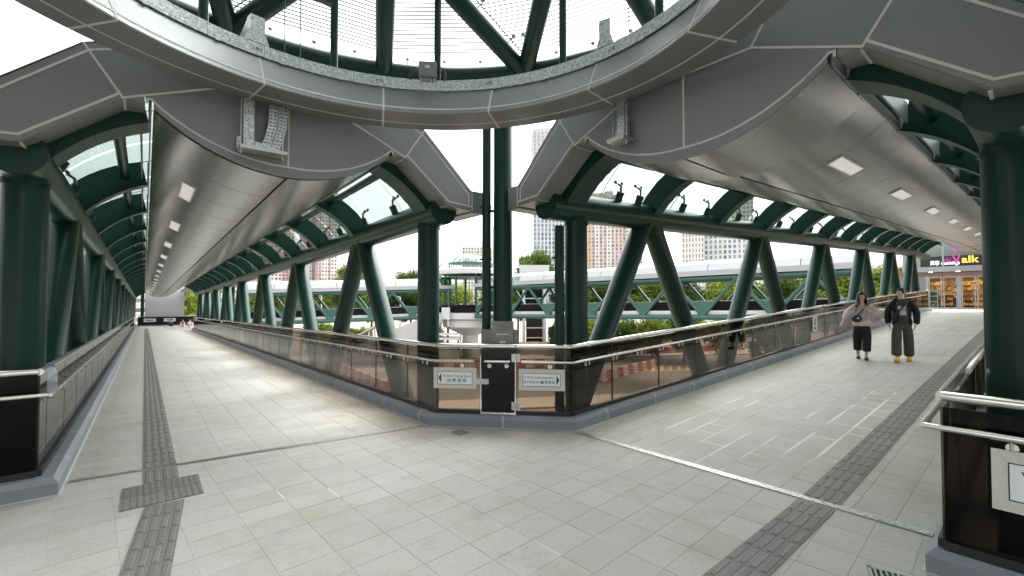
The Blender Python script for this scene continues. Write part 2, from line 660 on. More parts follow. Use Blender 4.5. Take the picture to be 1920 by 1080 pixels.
def half(poly, n_, d_):
    """part of a world polygon with n.p <= d"""
    out = []
    for i in range(len(poly)):
        p, q = poly[i - 1], poly[i]
        fp, fq = p.dot(n_) - d_, q.dot(n_) - d_
        if (fp <= 0) != (fq <= 0):
            out.append(p + (q - p) * (fp / (fp - fq)))
        if fq <= 0:
            out.append(q)
    return out


chd = (K_2 - K_1).normalized()
CHN = Vector((-chd.y, chd.x, 0))
if CHN.y < 0:
    CHN = -CHN
CHD = CHN.dot(K_1)
big = [Vector((-8, -8, 0)), Vector((8, -8, 0)), Vector((8, 9, 0)), Vector((-8, 9, 0))]
PIECES = [half(half(half(big, RC.d, 4.27), LC.d, 6.10), CHN, CHD)]
w_r = [RC.r * (RC.c + t_) + RC.d * s_ for t_, s_ in ((-6, 4.27), (1.945, 4.27), (1.945, 4.99), (-1.896, 4.98), (-6, 4.965))]
PIECES.append(half(half(w_r, LC.d, 6.10), CHN, CHD))
PIECES.append([LC.r * (LC.c + t_) + LC.d * s_ for t_, s_ in ((-1.995, 6.10), (1.975, 6.10), (1.975, 6.18), (-1.995, 6.62))])
PIECES.append([LC.r * (LC.c + t_) + LC.d * s_ for t_, s_ in ((-6.5, 6.10), (-1.995, 6.10), (-1.995, 6.23), (-6.5, 6.23))])
for w4 in PIECES:
    rg = [(p.dot(PL_FR[0]), p.dot(PL_FR[1])) for p in w4]
    if area(rg) < 0:
        rg = rg[::-1]
    grid_tiles(rg, plaza_xy, (-9, 11), (-9, 12), 'P')
for key, C, quad in regions:
    rg = [(s, t) for t, s in quad]
    if area(rg) < 0:
        rg = rg[::-1]
    if key == 'L':      # tiles lie across the left walkway
        rg2 = [(t, s) for s, t in rg]
        if area(rg2) < 0:
            rg2 = rg2[::-1]
        grid_tiles(rg2, (lambda C_: lambda a, b: C_.P(a, b, 0))(C), (-2.5, 6), (5, 70), key)
    else:
        grid_tiles(rg, (lambda C_: lambda a, b: C_.P(b, a, 0))(C), (4, 45), (-4, 4), key)
cand.sort(key=lambda c: c[0])
rest = MB()
n_part = 0
for dist, whole, poly, (cx, cyy), toxy, key in cand:
    w = toxy(cx, cyy)
    inview = w.y > 1.2 and abs(w.x) < 1.2 * w.y + 0.6
    if n_part < 295 and inview:
        n_part += 1
        if whole:
            if key == 'P':
                rot = Euler((0, 0, radians(43)))
            elif key == 'L':
                rot = Euler((LC.tilt if cyy > LC.s0 else 0, 0, LC.phi))
            else:
                rot = Euler((0, -RC.tilt if RC.s0 < cx < RC.s1 else 0, RC.phi + pi / 2))
            o = place("tile", TILE_ME[key], w + Vector((0, 0, random.uniform(-0.0008, 0.0008))), rot, floor)
        else:
            b = MB()
            b.prism(poly, lambda a, c, d: toxy(a, c) + Vector((0, 0, d)), -0.02, 0.0)
            if area([(toxy(*p).x, toxy(*p).y) for p in poly]) < 0:
                b.f = [f[::-1] for f in b.f]
            b.build("tile", 'tile', floor)
    else:
        P3 = [toxy(a, c) for a, c in poly]
        if area([(p.x, p.y) for p in P3]) < 0:
            P3 = P3[::-1]
        n = len(P3)
        rest.add(P3 + [p - Vector((0, 0, 0.01)) for p in P3],
                 [list(range(n))] + [(i, n + i, n + (i + 1) % n, (i + 1) % n) for i in range(n)])
tag(rest.build("tile_field", 'tile', floor), kind='stuff')


# pale mineral residue along some joints of the right walkway and the plaza
rm, rn_, rl = newmat("joint_residue")
ro = rn_.new("ShaderNodeOutputMaterial")
rt_ = rn_.new("ShaderNodeBsdfTransparent")
rd_ = rn_.new("ShaderNodeBsdfDiffuse")
rd_.inputs[0].default_value = (0.80, 0.79, 0.75, 1)
rmix = rn_.new("ShaderNodeMixShader")
rno = rn_.new("ShaderNodeTexNoise")
rno.inputs["Scale"].default_value = 0.8
rno.inputs["Detail"].default_value = 4
rge = rn_.new("ShaderNodeNewGeometry")
rl.new(rge.outputs["Position"], rno.inputs["Vector"])
rmr = rn_.new("ShaderNodeMapRange")
rmr.inputs["From Min"].default_value = 0.30
rmr.inputs["From Max"].default_value = 0.60
rmr.inputs["To Max"].default_value = 0.92
rl.new(rno.outputs["Fac"], rmr.inputs["Value"])
rl.new(rmr.outputs[0], rmix.inputs[0])
rl.new(rt_.outputs[0], rmix.inputs[1])
rl.new(rd_.outputs[0], rmix.inputs[2])
rl.new(rmix.outputs[0], ro.inputs[0])
M['residue'] = rm
res = MB()
random.seed(3)
for j in range(-3, 4):
    for w_ in (0.016,):
        t_ = -0.3 * j - 0.15 - w_
        a_ = [RC.P(t_, s_, 0.0018) for s_ in (5.05, 10.5)]
        b_ = [RC.P(t_ + 2 * w_, s_, 0.0018) for s_ in (5.05, 10.5)]
        res.add([a_[0], b_[0], b_[1], a_[1]], [(0, 1, 2, 3)])
for i in range(14):
    for j in range(-3, 3):
        if random.random() < 0.62:
            t0_, s_ = 0.3 * j + 0.15, 0.2 + 0.4 * (12 + i)
            res.add([RC.P(t0_, s_ - 0.014, 0.0016), RC.P(t0_ + 0.3, s_ - 0.014, 0.0016), RC.P(t0_ + 0.3, s_ + 0.014, 0.0016), RC.P(t0_, s_ + 0.014, 0.0016)], [(0, 1, 2, 3)])
for i in range(-4, 14):
    for j in range(2, 18):
        if random.random() < 0.22:
            a_, b_ = 0.4 * i + 0.2, 0.3 * j
            q_ = [plaza_xy(a_ - 0.004, b_ - 0.15), plaza_xy(a_ + 0.004, b_ - 0.15), plaza_xy(a_ + 0.004, b_ + 0.15), plaza_xy(a_ - 0.004, b_ + 0.15)]
            if all(p.y > 1.2 and p.y < 6.3 and abs(p.x) < 2.4 for p in q_):
                res.add([p + Vector((0, 0, 0.0016)) for p in q_], [(0, 1, 2, 3)])
tag(res.build("joint_residue", 'residue', floor), kind='stuff')


# ------------------------------------------------------------------ edge runs: kerbs and glass balustrades
class Run:
    def __init__(self, A, d, out, length, kA=0.0, kB=0.0, dz=None):
        self.A, self.d, self.out, self.L, self.kA, self.kB = A, d, out, length, kA, kB
        self.dz = dz or (lambda p: 0.0)

    def Q(self, s, a, z=0.0):
        p = self.A + self.d * s + self.out * a
        q = self.A + self.d * s
        return Vector((p.x, p.y, z + self.dz(q)))

    def start(self, a):
        return a * self.kA

    def end(self, a):
        return self.L + a * self.kB


def dzC(C):
    return lambda p: C.dz(p.dot(C.d))


ch = (K_2 - K_1)
ch_len = ch.length
ch_d = ch.normalized()
ch_o = Vector((-ch_d.y, ch_d.x, 0))
if ch_o.y < 0:
    ch_o = -ch_o
b1 = (LC.r + ch_o) / (1 + LC.r.dot(ch_o))
b2 = (-RC.r + ch_o) / (1 - RC.r.dot(ch_o))
b3 = (-LC.r + LC.d)
b4 = (RC.r + RC.d)
RUNS = {
    'L_right': Run(K_1, LC.d, LC.r, 44.5, b1.dot(LC.d), 0, dzC(LC)),
    'chamfer': Run(K_1, ch_d, ch_o, ch_len, b1.dot(ch_d), b2.dot(ch_d)),
    'R_left': Run(K_2, RC.d, -RC.r, 36.3 - 4.98, b2.dot(RC.d), 0, dzC(RC)),
    'L_left': Run(K_L, LC.d, -LC.r, 62.7, b3.dot(LC.d), 0, dzC(LC)),
    'L_front': Run(K_L, -LC.r, LC.d, 4.0, b3.dot(-LC.r), 0),
    'R_right': Run(K_R, RC.d, RC.r, 32.0, b4.dot(RC.d), 0, dzC(RC)),
    'R_front': Run(K_R, RC.r, RC.d, 4.0, b4.dot(RC.r), 0),
}
kerb = thing("kerb", "low blue grey granite kerb under the glass balustrades", "kerb", (0, 6, 0), kind='structure')
KPROF = [(0.0, -0.06), (0.0, 0.125), (0.045, 0.175), (0.30, 0.175), (0.30, -0.06)]
STARTS = {'L_right': 0.35, 'chamfer': 1.10, 'R_left': 0.72, 'L_left': 0.9, 'L_front': 1.2, 'R_right': 0.9, 'R_front': 1.2}
joint = MB()
for key, R_ in RUNS.items():
    cuts = [0.0]
    x = STARTS[key]
    while x < R_.L - 0.3:
        cuts.append(x)
        x += 1.325
    cuts.append(R_.L)
    for i in range(len(cuts) - 1):
        d0, d1 = cuts[i] + (0.0 if i == 0 else 0.008), cuts[i + 1] - (0.0 if i == len(cuts) - 2 else 0.008)
        mb = MB()
        n = len(KPROF)
        V = []
        for (dd, k) in ((d0, R_.kA if i == 0 else 0), (d1, R_.kB if i == len(cuts) - 2 else 0)):
            for a, z in KPROF:
                V.append(R_.Q(dd + a * k, a, z))
        F = [list(range(n)), list(range(n, 2 * n))[::-1]] + [(j, n + j, n + (j + 1) % n, (j + 1) % n) for j in range(n)]
        if R_.d.cross(R_.out).z > 0:
            F = [f[::-1] for f in F]
        mb.add(V, F)
        mb.build("kerb_stone", 'kerb', kerb)
        if i > 0:
            JP = [(a + (-0.0015 if a < 0.2 else -0.01), z + (0.0012 if z > 0 else 0.0)) for a, z in KPROF]
            joint.prism(JP, lambda a, z, d: R_.Q(d, a, z), cuts[i] - 0.011, cuts[i] + 0.011)
tag(joint.build("mortar_joint", 'seal', kerb), kind='stuff')

# kerb foot sealant line where the kerb meets the paving
foot = MB()
for key, R_ in RUNS.items():
    foot.add([R_.Q(0, -0.022, 0.004), R_.Q(R_.L, -0.022, 0.004), R_.Q(R_.L, 0.002, 0.012), R_.Q(0, 0.002, 0.012)], [(0, 1, 2, 3)])
tag(foot.build("mortar_fillet", 'seal', kerb), kind='stuff')

# shared handrail bracket: local y = outward (towards the glass), x along the rail
br = MB()
br.lathe([(0.032, -0.004), (0.032, 0.004)], (0, 0.075, -0.075), 10, (Vector((1, 0, 0)), Vector((0, 0, 1)), Vector((0, -1, 0))))
br.tube([(0, 0.07, -0.075), (0, 0.0, -0.075), (0, -0.004, -0.02)], 0.008, 6)
BRACKET_ME = br.mesh("handrail_bracket", 'stain', True)

A_G, A_H = 0.17, 0.085
Z_RAIL, Z_HAND = 1.19, 0.97


def balustrade(key, label, cuts, gmat, hand=True, skip=(), rails=None, hands=None, brk=0.68, brk0=0.35, A_G=A_G, A_H=A_H, Z_RAIL=Z_RAIL, Z_HAND=Z_HAND):
    R_ = RUNS[key]
    root = thing("glass_balustrade", label, "balustrade", R_.Q(R_.start(A_G), A_G, 0.175))
    s0, s1 = R_.start(A_G), R_.end(A_G)
    cs = [s0] + [c for c in cuts if s0 + 0.2 < c < s1 - 0.2] + [s1]
    for i in range(len(cs) - 1):
        if i in skip:
            continue
        g = MB()
        a0, a1 = cs[i] + 0.006, cs[i + 1] - 0.006
        V = [R_.Q(s, A_G + da, z) for da in (-0.009, 0.009) for s, z in ((a0, 0.20), (a1, 0.20), (a1, 1.15), (a0, 1.15))]
        g.add(V, [(0, 1, 2, 3), (7, 6, 5, 4), (0, 4, 5, 1), (1, 5, 6, 2), (2, 6, 7, 3), (3, 7, 4, 0)])
        g.build("glass_panel", gmat, root)
    ch_ = MB()
    for a, b in ([(s0, s1)] if not skip else [(cs[i], cs[i + 1]) for i in range(len(cs) - 1) if i not in skip]):
        V = [R_.Q(s, A_G + da, z) for s in (a, b) for da, z in ((-0.035, 0.172), (0.035, 0.172), (0.035, 0.235), (-0.035, 0.235))]
        ch_.add(V, [(0, 1, 2, 3), (7, 6, 5, 4), (0, 4, 5, 1), (1, 5, 6, 2), (2, 6, 7, 3), (3, 7, 4, 0)])
    ch_.build("base_channel", 'black', root)
    jn = MB()
    for i in range(1, len(cs) - 1):
        V = [R_.Q(cs[i] + ds, A_G + da, z) for ds in (-0.007, 0.007) for da, z in ((-0.011, 0.235), (0.011, 0.235), (0.011, 1.15), (-0.011, 1.15))]
        jn.add(V, [(0, 1, 2, 3), (7, 6, 5, 4), (0, 4, 5, 1), (1, 5, 6, 2), (2, 6, 7, 3), (3, 7, 4, 0)])
    if jn.v:
        jn.build("panel_seal", 'black', root)
    for a, b in (rails or [(s0, s1)]):
        r = MB()
        n = max(2, int((b - a) / 12) + 2)
        pts = [R_.Q(a + (b - a) * i / (n - 1), A_G, Z_RAIL) for i in range(n)]
        r.tube(pts, 0.034, 14)
        r.build("top_rail", 'stain', root, True)
    for a, b in (hands if hands is not None else ([(R_.start(A_H), R_.end(A_H))] if hand else [])):
        r = MB()
        n = max(2, int((b - a) / 12) + 2)
        r.tube([R_.Q(a + (b - a) * i / (n - 1), A_H, Z_HAND) for i in range(n)], 0.022, 12)
        r.build("handrail", 'stain', root, True)
        x = a + brk0
        phi = atan2(-R_.out.x, R_.out.y)
        while x < b - 0.08 and x < 42:
            place("handrail_bracket", BRACKET_ME, R_.Q(x, A_H, Z_HAND), Euler((0, 0, phi)), root)
            x += brk if x < 26 else brk * 2
    return root


def every(a, step, n):
    return [a + step * i for i in range(n)]


balustrade('L_right', "long bronze glass balustrade along the right side of the left walkway", every(1.1, 1.36, 60), 'tint')
balustrade('R_left', "bronze glass balustrade along the left side of the right walkway, leading to the shop doors", every(1.05, 1.36, 30), 'tint')
balustrade('L_left', "glass balustrade along the left side of the left walkway, behind the water bottle", every(0.6, 1.36, 60), 'tint')
balustrade('R_right', "glass balustrade of the right walkway half hidden by the big near column", every(0.9, 1.36, 30), 'tint', A_G=0.09, A_H=0.0, Z_RAIL=1.225, Z_HAND=1.02)
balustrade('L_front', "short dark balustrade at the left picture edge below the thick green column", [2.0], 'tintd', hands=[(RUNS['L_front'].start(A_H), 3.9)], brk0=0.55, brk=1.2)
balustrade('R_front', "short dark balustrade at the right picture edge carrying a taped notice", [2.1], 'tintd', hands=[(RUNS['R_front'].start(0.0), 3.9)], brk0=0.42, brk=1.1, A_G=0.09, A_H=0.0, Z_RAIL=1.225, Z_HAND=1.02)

CH = RUNS['chamfer']
# chamfer: fixed glass, service gate, fixed glass
g0, g1 = (Vector((-0.486, 6.88, 0)) - K_1).dot(ch_d), (Vector((0.057, 6.85, 0)) - K_1).dot(ch_d)
cs0, cs1 = CH.start(A_G), CH.end(A_G)
balustrade('chamfer', "short angled balustrade between the two walkways with a gate in its middle", [g0, g1], 'tint', skip=(1,),
           rails=[(cs0, g0 - 0.006), (g1 + 0.006, cs1)],
           hands=[(CH.start(A_H), g0 - 0.09), (g1 + 0.09, CH.end(A_H))], brk0=0.42, brk=0.45)
gate = thing("service_gate", "narrow black service gate in the middle of the angled balustrade", "gate", CH.Q((g0 + g1) / 2, A_G, 0.18))
X_, Y_, Z_ = ch_d, ch_o, Vector((0, 0, 1))
gm = MB()
gm.box(CH.Q((g0 + g1) / 2, A_G, 0.66), (g1 - g0 - 0.03, 0.02, 0.94), (X_, Y_, Z_))
gm.build("door_leaf", 'blackgl', gate)
gm = MB()
gm.tube([CH.Q(g0 + 0.008, A_G, Z_RAIL), CH.Q(g1 - 0.008, A_G, Z_RAIL)], 0.034, 14)
gm.build("top_rail", 'stain', gate, True)
gm = MB()
gm.tube([CH.Q(g0 + 0.08, A_H, Z_HAND), CH.Q(g1 - 0.08, A_H, Z_HAND)], 0.021, 12)
gm.build("handle", 'stain', gate, True)
phi_c = atan2(-ch_o.x, ch_o.y)
for x in (g0 + 0.14, g1 - 0.14):
    place("handrail_bracket", BRACKET_ME, CH.Q(x, A_H, Z_HAND), Euler((0, 0, phi_c)), gate)
for z in (1.02, 0.30):
    gm = MB()
    gm.box(CH.Q(g1, A_G - 0.016, z), (0.13, 0.012, 0.12), (X_, Y_, Z_))
    gm.tube([CH.Q(g1 + 0.012, A_G - 0.024, z - 0.05), CH.Q(g1 + 0.012, A_G - 0.024, z + 0.05)], 0.012, 8)
    gm.build("hinge", 'satin', gate)
gm = MB()
gm.box(CH.Q(g0 + 0.03, A_G - 0.03, 0.66), (0.20, 0.035, 0.075), (X_, Y_, Z_))
gm.lathe([(0.012, 0), (0.012, 0.006)], CH.Q(g0 + 0.06, A_G - 0.047, 0.66), 10, (X_, Z_, -Y_))
gm.build("lock", 'white', gate)
gm = MB()
for x in (g0 + 0.004, g1 - 0.004):
    gm.box(CH.Q(x, A_G - 0.012, 0.62), (0.010, 0.012, 0.86), (X_, Y_, Z_))
gm.box(CH.Q((g0 + g1) / 2, A_G - 0.012, 0.195), (g1 - g0 - 0.02, 0.012, 0.012), (X_, Y_, Z_))
gm.build("edge_trim", 'stain', gate)

# stainless guard plates standing above the gate
hood = thing("guard_plate", "translucent stainless guard sheet standing over the gate in front of the pipes", "guard", CH.Q(g0 + 0.3, 0.36, 1.0))
gm = MB()
gm.box(CH.Q(g0 + 0.27, 0.40, 1.18), (0.60, 0.012, 0.50), (X_, Y_, Z_))
gm.build("plate", 'guard', hood)
gm = MB()
gm.box(CH.Q(g0 + 0.315, 0.36, 1.28), (0.34, 0.03, 0.56), (X_, Y_, Z_))
gm.build("cover_sheet", 'guard', hood)
gm = MB()
gm.box(CH.Q(g0 + 0.315, 0.335, 1.36), (0.20, 0.012, 0.012), (X_, Y_, Z_))
gm.box(CH.Q(g0 + 0.315, 0.335, 1.24), (0.09, 0.012, 0.03), (X_, Y_, Z_))
gm.build("slot", 'satin', hood)

# ------------------------------------------------------------------ tactile paving
bar = MB()
bar.box((0, 0, 0.0035), (0.296, 0.296, 0.007))
for k in range(4):
    y = -0.111 + 0.074 * k
    sec = [(-0.022, 0.007), (-0.015, 0.0125), (0.015, 0.0125), (0.022, 0.007)]
    bar.prism(sec, lambda a, b, d, y=y: Vector((d, y + a, b)), -0.128, 0.128)
BAR_ME = bar.mesh("guiding_tile", 'tactile')
dot = MB()
dot.box((0, 0, 0.0035), (0.306, 0.306, 0.007))
for i in range(6):
    for j in range(6):
        dot.lathe([(0.017, 0.006), (0.011, 0.012)], (-0.125 + 0.05 * i, -0.125 + 0.05 * j, 0), 6)
DOT_ME = dot.mesh("warning_tile", 'tactile')
tac = thing("tactile_paving", "dark grey tactile guiding strips and warning block on the floor", "tactile paving", (0, 4, 0), kind='structure')


def strip(C, t, s0, s1, z=0.002):
    s = s0
    while s < s1:
        place("guiding_tile", BAR_ME, C.P(t, s, z), Euler((0, -C.tilt if s < C.s1 else 0.0, C.phi + pi / 2)), tac)
        s += 0.3 if s < 26 else 0.3


def strip_line(A, B, z=0.002):
    d = B - A
    n = max(1, round(d.length / 0.3))
    u = d.normalized()
    for i in range(n):
        p = A + u * (0.15 + 0.3 * i)
        place("guiding_tile", BAR_ME, Vector((p.x, p.y, z)), Euler((0, 0, atan2(u.y, u.x))), tac)


strip(LC, 0.165 - 1.37, 6.95, 60)
for s_mid, ln_ in ((6.252, 0.455), (6.692, 0.20)):
    o = place("guiding_tile", BAR_ME, LC.P(0.165 - 1.37, s_mid, 0.002), Euler((0, 0, LC.phi + pi / 2)), tac)
    o.scale = (ln_ / 0.296, 1, 1)
strip_line(LC.P(0.175 - 1.37, 5.36), LC.P(-0.10 - 1.37, 2.9))
for du, ds in ((0.006, 5.55), (0.326, 5.55), (0.006, 5.865), (0.326, 5.865)):
    place("warning_tile", DOT_ME, LC.P(du - 1.37, ds, 0.002), Euler((0, 0, LC.phi)), tac)
strip(RC, 2.53 - 1.42, 5.17, 40)
strip_line(RC.P(2.53 - 1.42, 4.885), RC.P(2.53 - 1.42, 1.585))

# ------------------------------------------------------------------ drains and small covers in the floor


def drain(A, B, label):
    d = (B - A).normalized()
    n_ = Vector((-d.y, d.x, 0))
    root = thing("drain_cover", label, "drain cover", A)
    L = (B - A).length
    k = 0
    x = 0.0
    while x < L - 0.05:
        w = min(1.0, L - x)
        mb = MB()
        c = A + d * (x + w / 2) + Vector((0, 0, 0.006))
        mb.box(c, (w - 0.006, 0.10, 0.006), (d, n_, Z_))
        for j in range(int(w / 0.05)):
            mb.box(A + d * (x + 0.03 + 0.05 * j) + n_ * (0.018 if j % 2 else -0.018) + Vector((0, 0, 0.0105)), (0.03, 0.02, 0.003), (d, n_, Z_))
        mb.build("grating", 'drain', root)
        x += 1.0
    return root


drain(LC.P(-1.97, 6.62), LC.P(1.90, 6.19), "narrow steel drain cover across the mouth of the left walkway")
drain(RC.P(-1.86, 4.95), RC.P(1.90, 4.99), "bright steel drain cover across the mouth of the right walkway")


def floor_plate(c, size, rz, label, slots):
    root = thing("floor_grate" if slots else "floor_hatch", label, "grate" if slots else "hatch", c)
    X, Y = Vector((cos(rz), sin(rz), 0)), Vector((-sin(rz), cos(rz), 0))
    if slots:
        mb = MB()
        w, h_ = size
        for sx, sy, a, b in ((0, 1, w, 0.02), (0, -1, w, 0.02), (1, 0, 0.02, h_), (-1, 0, 0.02, h_)):
            mb.box(Vector(c) + X * (sx * (w / 2 - 0.01)) + Y * (sy * (h_ / 2 - 0.01)) + Vector((0, 0, 0.008)), (a if sy or not sx else 0.02, b if sx or not sy else 0.02, 0.012), (X, Y, Z_))
        mb.build("frame", 'satin', root)
        mb = MB()
        mb.box(Vector(c) + Vector((0, 0, 0.003)), (w - 0.04, h_ - 0.04, 0.004), (X, Y, Z_))
        mb.build("pit", 'gap', root)
        for i in range(9):
            mb = MB()
            mb.box(Vector(c) + X * ((w - 0.08) * (i / 8 - 0.5)) + Vector((0, 0, 0.010)), (0.014, h_ - 0.045, 0.008), (X, Y, Z_))
            mb.build("bar", 'satin', root)
    else:
        mb = MB()
        mb.box(Vector(c) + Vector((0, 0, 0.006)), (size[0], size[1], 0.008), (X, Y, Z_))
        mb.build("lid", 'tactile', root)
        mb = MB()
        mb.box(Vector(c) + Vector((0, 0, 0.0035)), (size[0] + 0.03, size[1] + 0.03, 0.005), (X, Y, Z_))
        mb.build("frame", 'satin', root)
    return root


floor_plate((-0.735, 6.53, 0), (0.2, 0.2), radians(43), "small dark square hatch in the floor in front of the gate", False)
floor_plate((2.60, 3.08, 0), (0.34, 0.26), radians(-30), "slotted metal floor grate at the lower right by the kerb corner", True)
# ------------------------------------------------------------------ covered walkways (truss, ribs, ceiling, portal)
SAG_R = (1.33 ** 2 + 0.52 ** 2) / (2 * 0.52)


def zarc(t):
    t = max(-1.33, min(1.33, t))
    return 3.43 + SAG_R - sqrt(SAG_R ** 2 - t * t)


def bez(p0, p2, bulge, n):
    mx, mz = (p0[0] + p2[0]) / 2, (p0[1] + p2[1]) / 2
    dx, dz_ = p2[0] - p0[0], p2[1] - p0[1]
    L = sqrt(dx * dx + dz_ * dz_)
    nx, nz = -dz_ / L, dx / L
    if nz < 0:
        nx, nz = -nx, -nz
    c = (mx + nx * 2 * bulge, mz + nz * 2 * bulge)
    return [((1 - u) ** 2 * p0[0] + 2 * u * (1 - u) * c[0] + u * u * p2[0], (1 - u) ** 2 * p0[1] + 2 * u * (1 - u) * c[1] + u * u * p2[1]) for u in [i / n for i in range(n + 1)]]


RIB_BOT = bez((1.37, 3.94), (2.18, 3.32), 0.075, 8)
RIB_TOP = bez((1.45, 4.30), (2.56, 3.44), 0.14, 8)
ROOF_ARC = bez((1.0, 4.80), (2.72, 3.52), 0.20, 10)


def rib_meshes(sg, web=0.07, flange=0.24):
    w = MB()
    poly = [(sg * t, z) for t, z in RIB_BOT] + [(sg * t, z) for t, z in RIB_TOP[::-1]]
    w.prism(poly, lambda a, b, d: Vector((a, d, b)), -web / 2, web / 2)
    f = MB()
    band = [(sg * t, z - 0.002) for t, z in RIB_BOT] + [(sg * t, z - 0.030) for t, z in RIB_BOT[::-1]]
    f.prism(band, lambda a, b, d: Vector((a, d, b)), -flange / 2, flange / 2)
    e = MB()
    e.box((sg * 1.362, 0, 4.10), (0.02, flange, 0.38))
    return w.mesh("rib", 'rib'), f.mesh("flange", 'steel'), e.mesh("end_plate", 'clad')


RIBS = {1: rib_meshes(1), -1: rib_meshes(-1)}
RIBS_END = {1: rib_meshes(1, 0.34, 0.42), -1: rib_meshes(-1, 0.34, 0.42)}


def spider_mesh(sg):
    n_ = Vector((0.70 * sg, 0, 0.714))
    a = Vector((2.36 * sg, 0, 3.34)) + Vector((-0.10 * sg, 0, 0.20))
    m = MB()
    dirv = Vector((-0.42 * sg, 0, 0.907))
    m.tube([a, a + dirv * 0.16], 0.066, 12)
    b = a + dirv * 0.13
    m.tube([b, b + Vector((0.02 * sg, 0.06, 0.14)), b + Vector((0.10 * sg, 0.09, 0.20))], 0.022, 6)
    c = b + Vector((0.10 * sg, 0.09, 0.20))
    m.tube([c + Vector((0, -0.09, 0)), c, c + Vector((0, 0.09, 0.02))], 0.011, 5)
    for q in (-0.09, 0.09):
        m.lathe([(0.028, 0.0), (0.028, 0.03), (0.01, 0.05)], c + Vector((0, q, 0)), 8)
    return m.mesh("spider_arm", 'steel', True)


SPIDER = {1: spider_mesh(1), -1: spider_mesh(-1)}

PANEL_L = 1.2


def ceil_panel(sg, length=PANEL_L):
    m = MB()
    ts = [0.015 + (1.33 - 0.015) * i / 9 for i in range(10)]
    top = [(sg * t, zarc(t)) for t in ts]
    V, F = [], []
    for d in (0.006, length - 0.006):
        V += [Vector((a, d, z)) for a, z in top] + [Vector((a, d, z + 0.012)) for a, z in top]
    n = len(top)
    for i in range(n - 1):
        F.append((i, i + 1, 2 * n + i + 1, 2 * n + i))
        F.append((n + i, 3 * n + i, 3 * n + i + 1, n + i + 1))
        F.append((i, n + i, n + i + 1, i + 1))
        F.append((2 * n + i, 2 * n + i + 1, 3 * n + i + 1, 3 * n + i))
    F.append((0, 2 * n, 3 * n, n))
    F.append((n - 1, 2 * n - 1, 4 * n - 1, 3 * n - 1))
    if sg < 0:
        F = [f[::-1] for f in F]
    m.add(V, F)
    return m.mesh("ceiling_panel", 'ceiling', True)


CPAN = {1: ceil_panel(1), -1: ceil_panel(-1)}


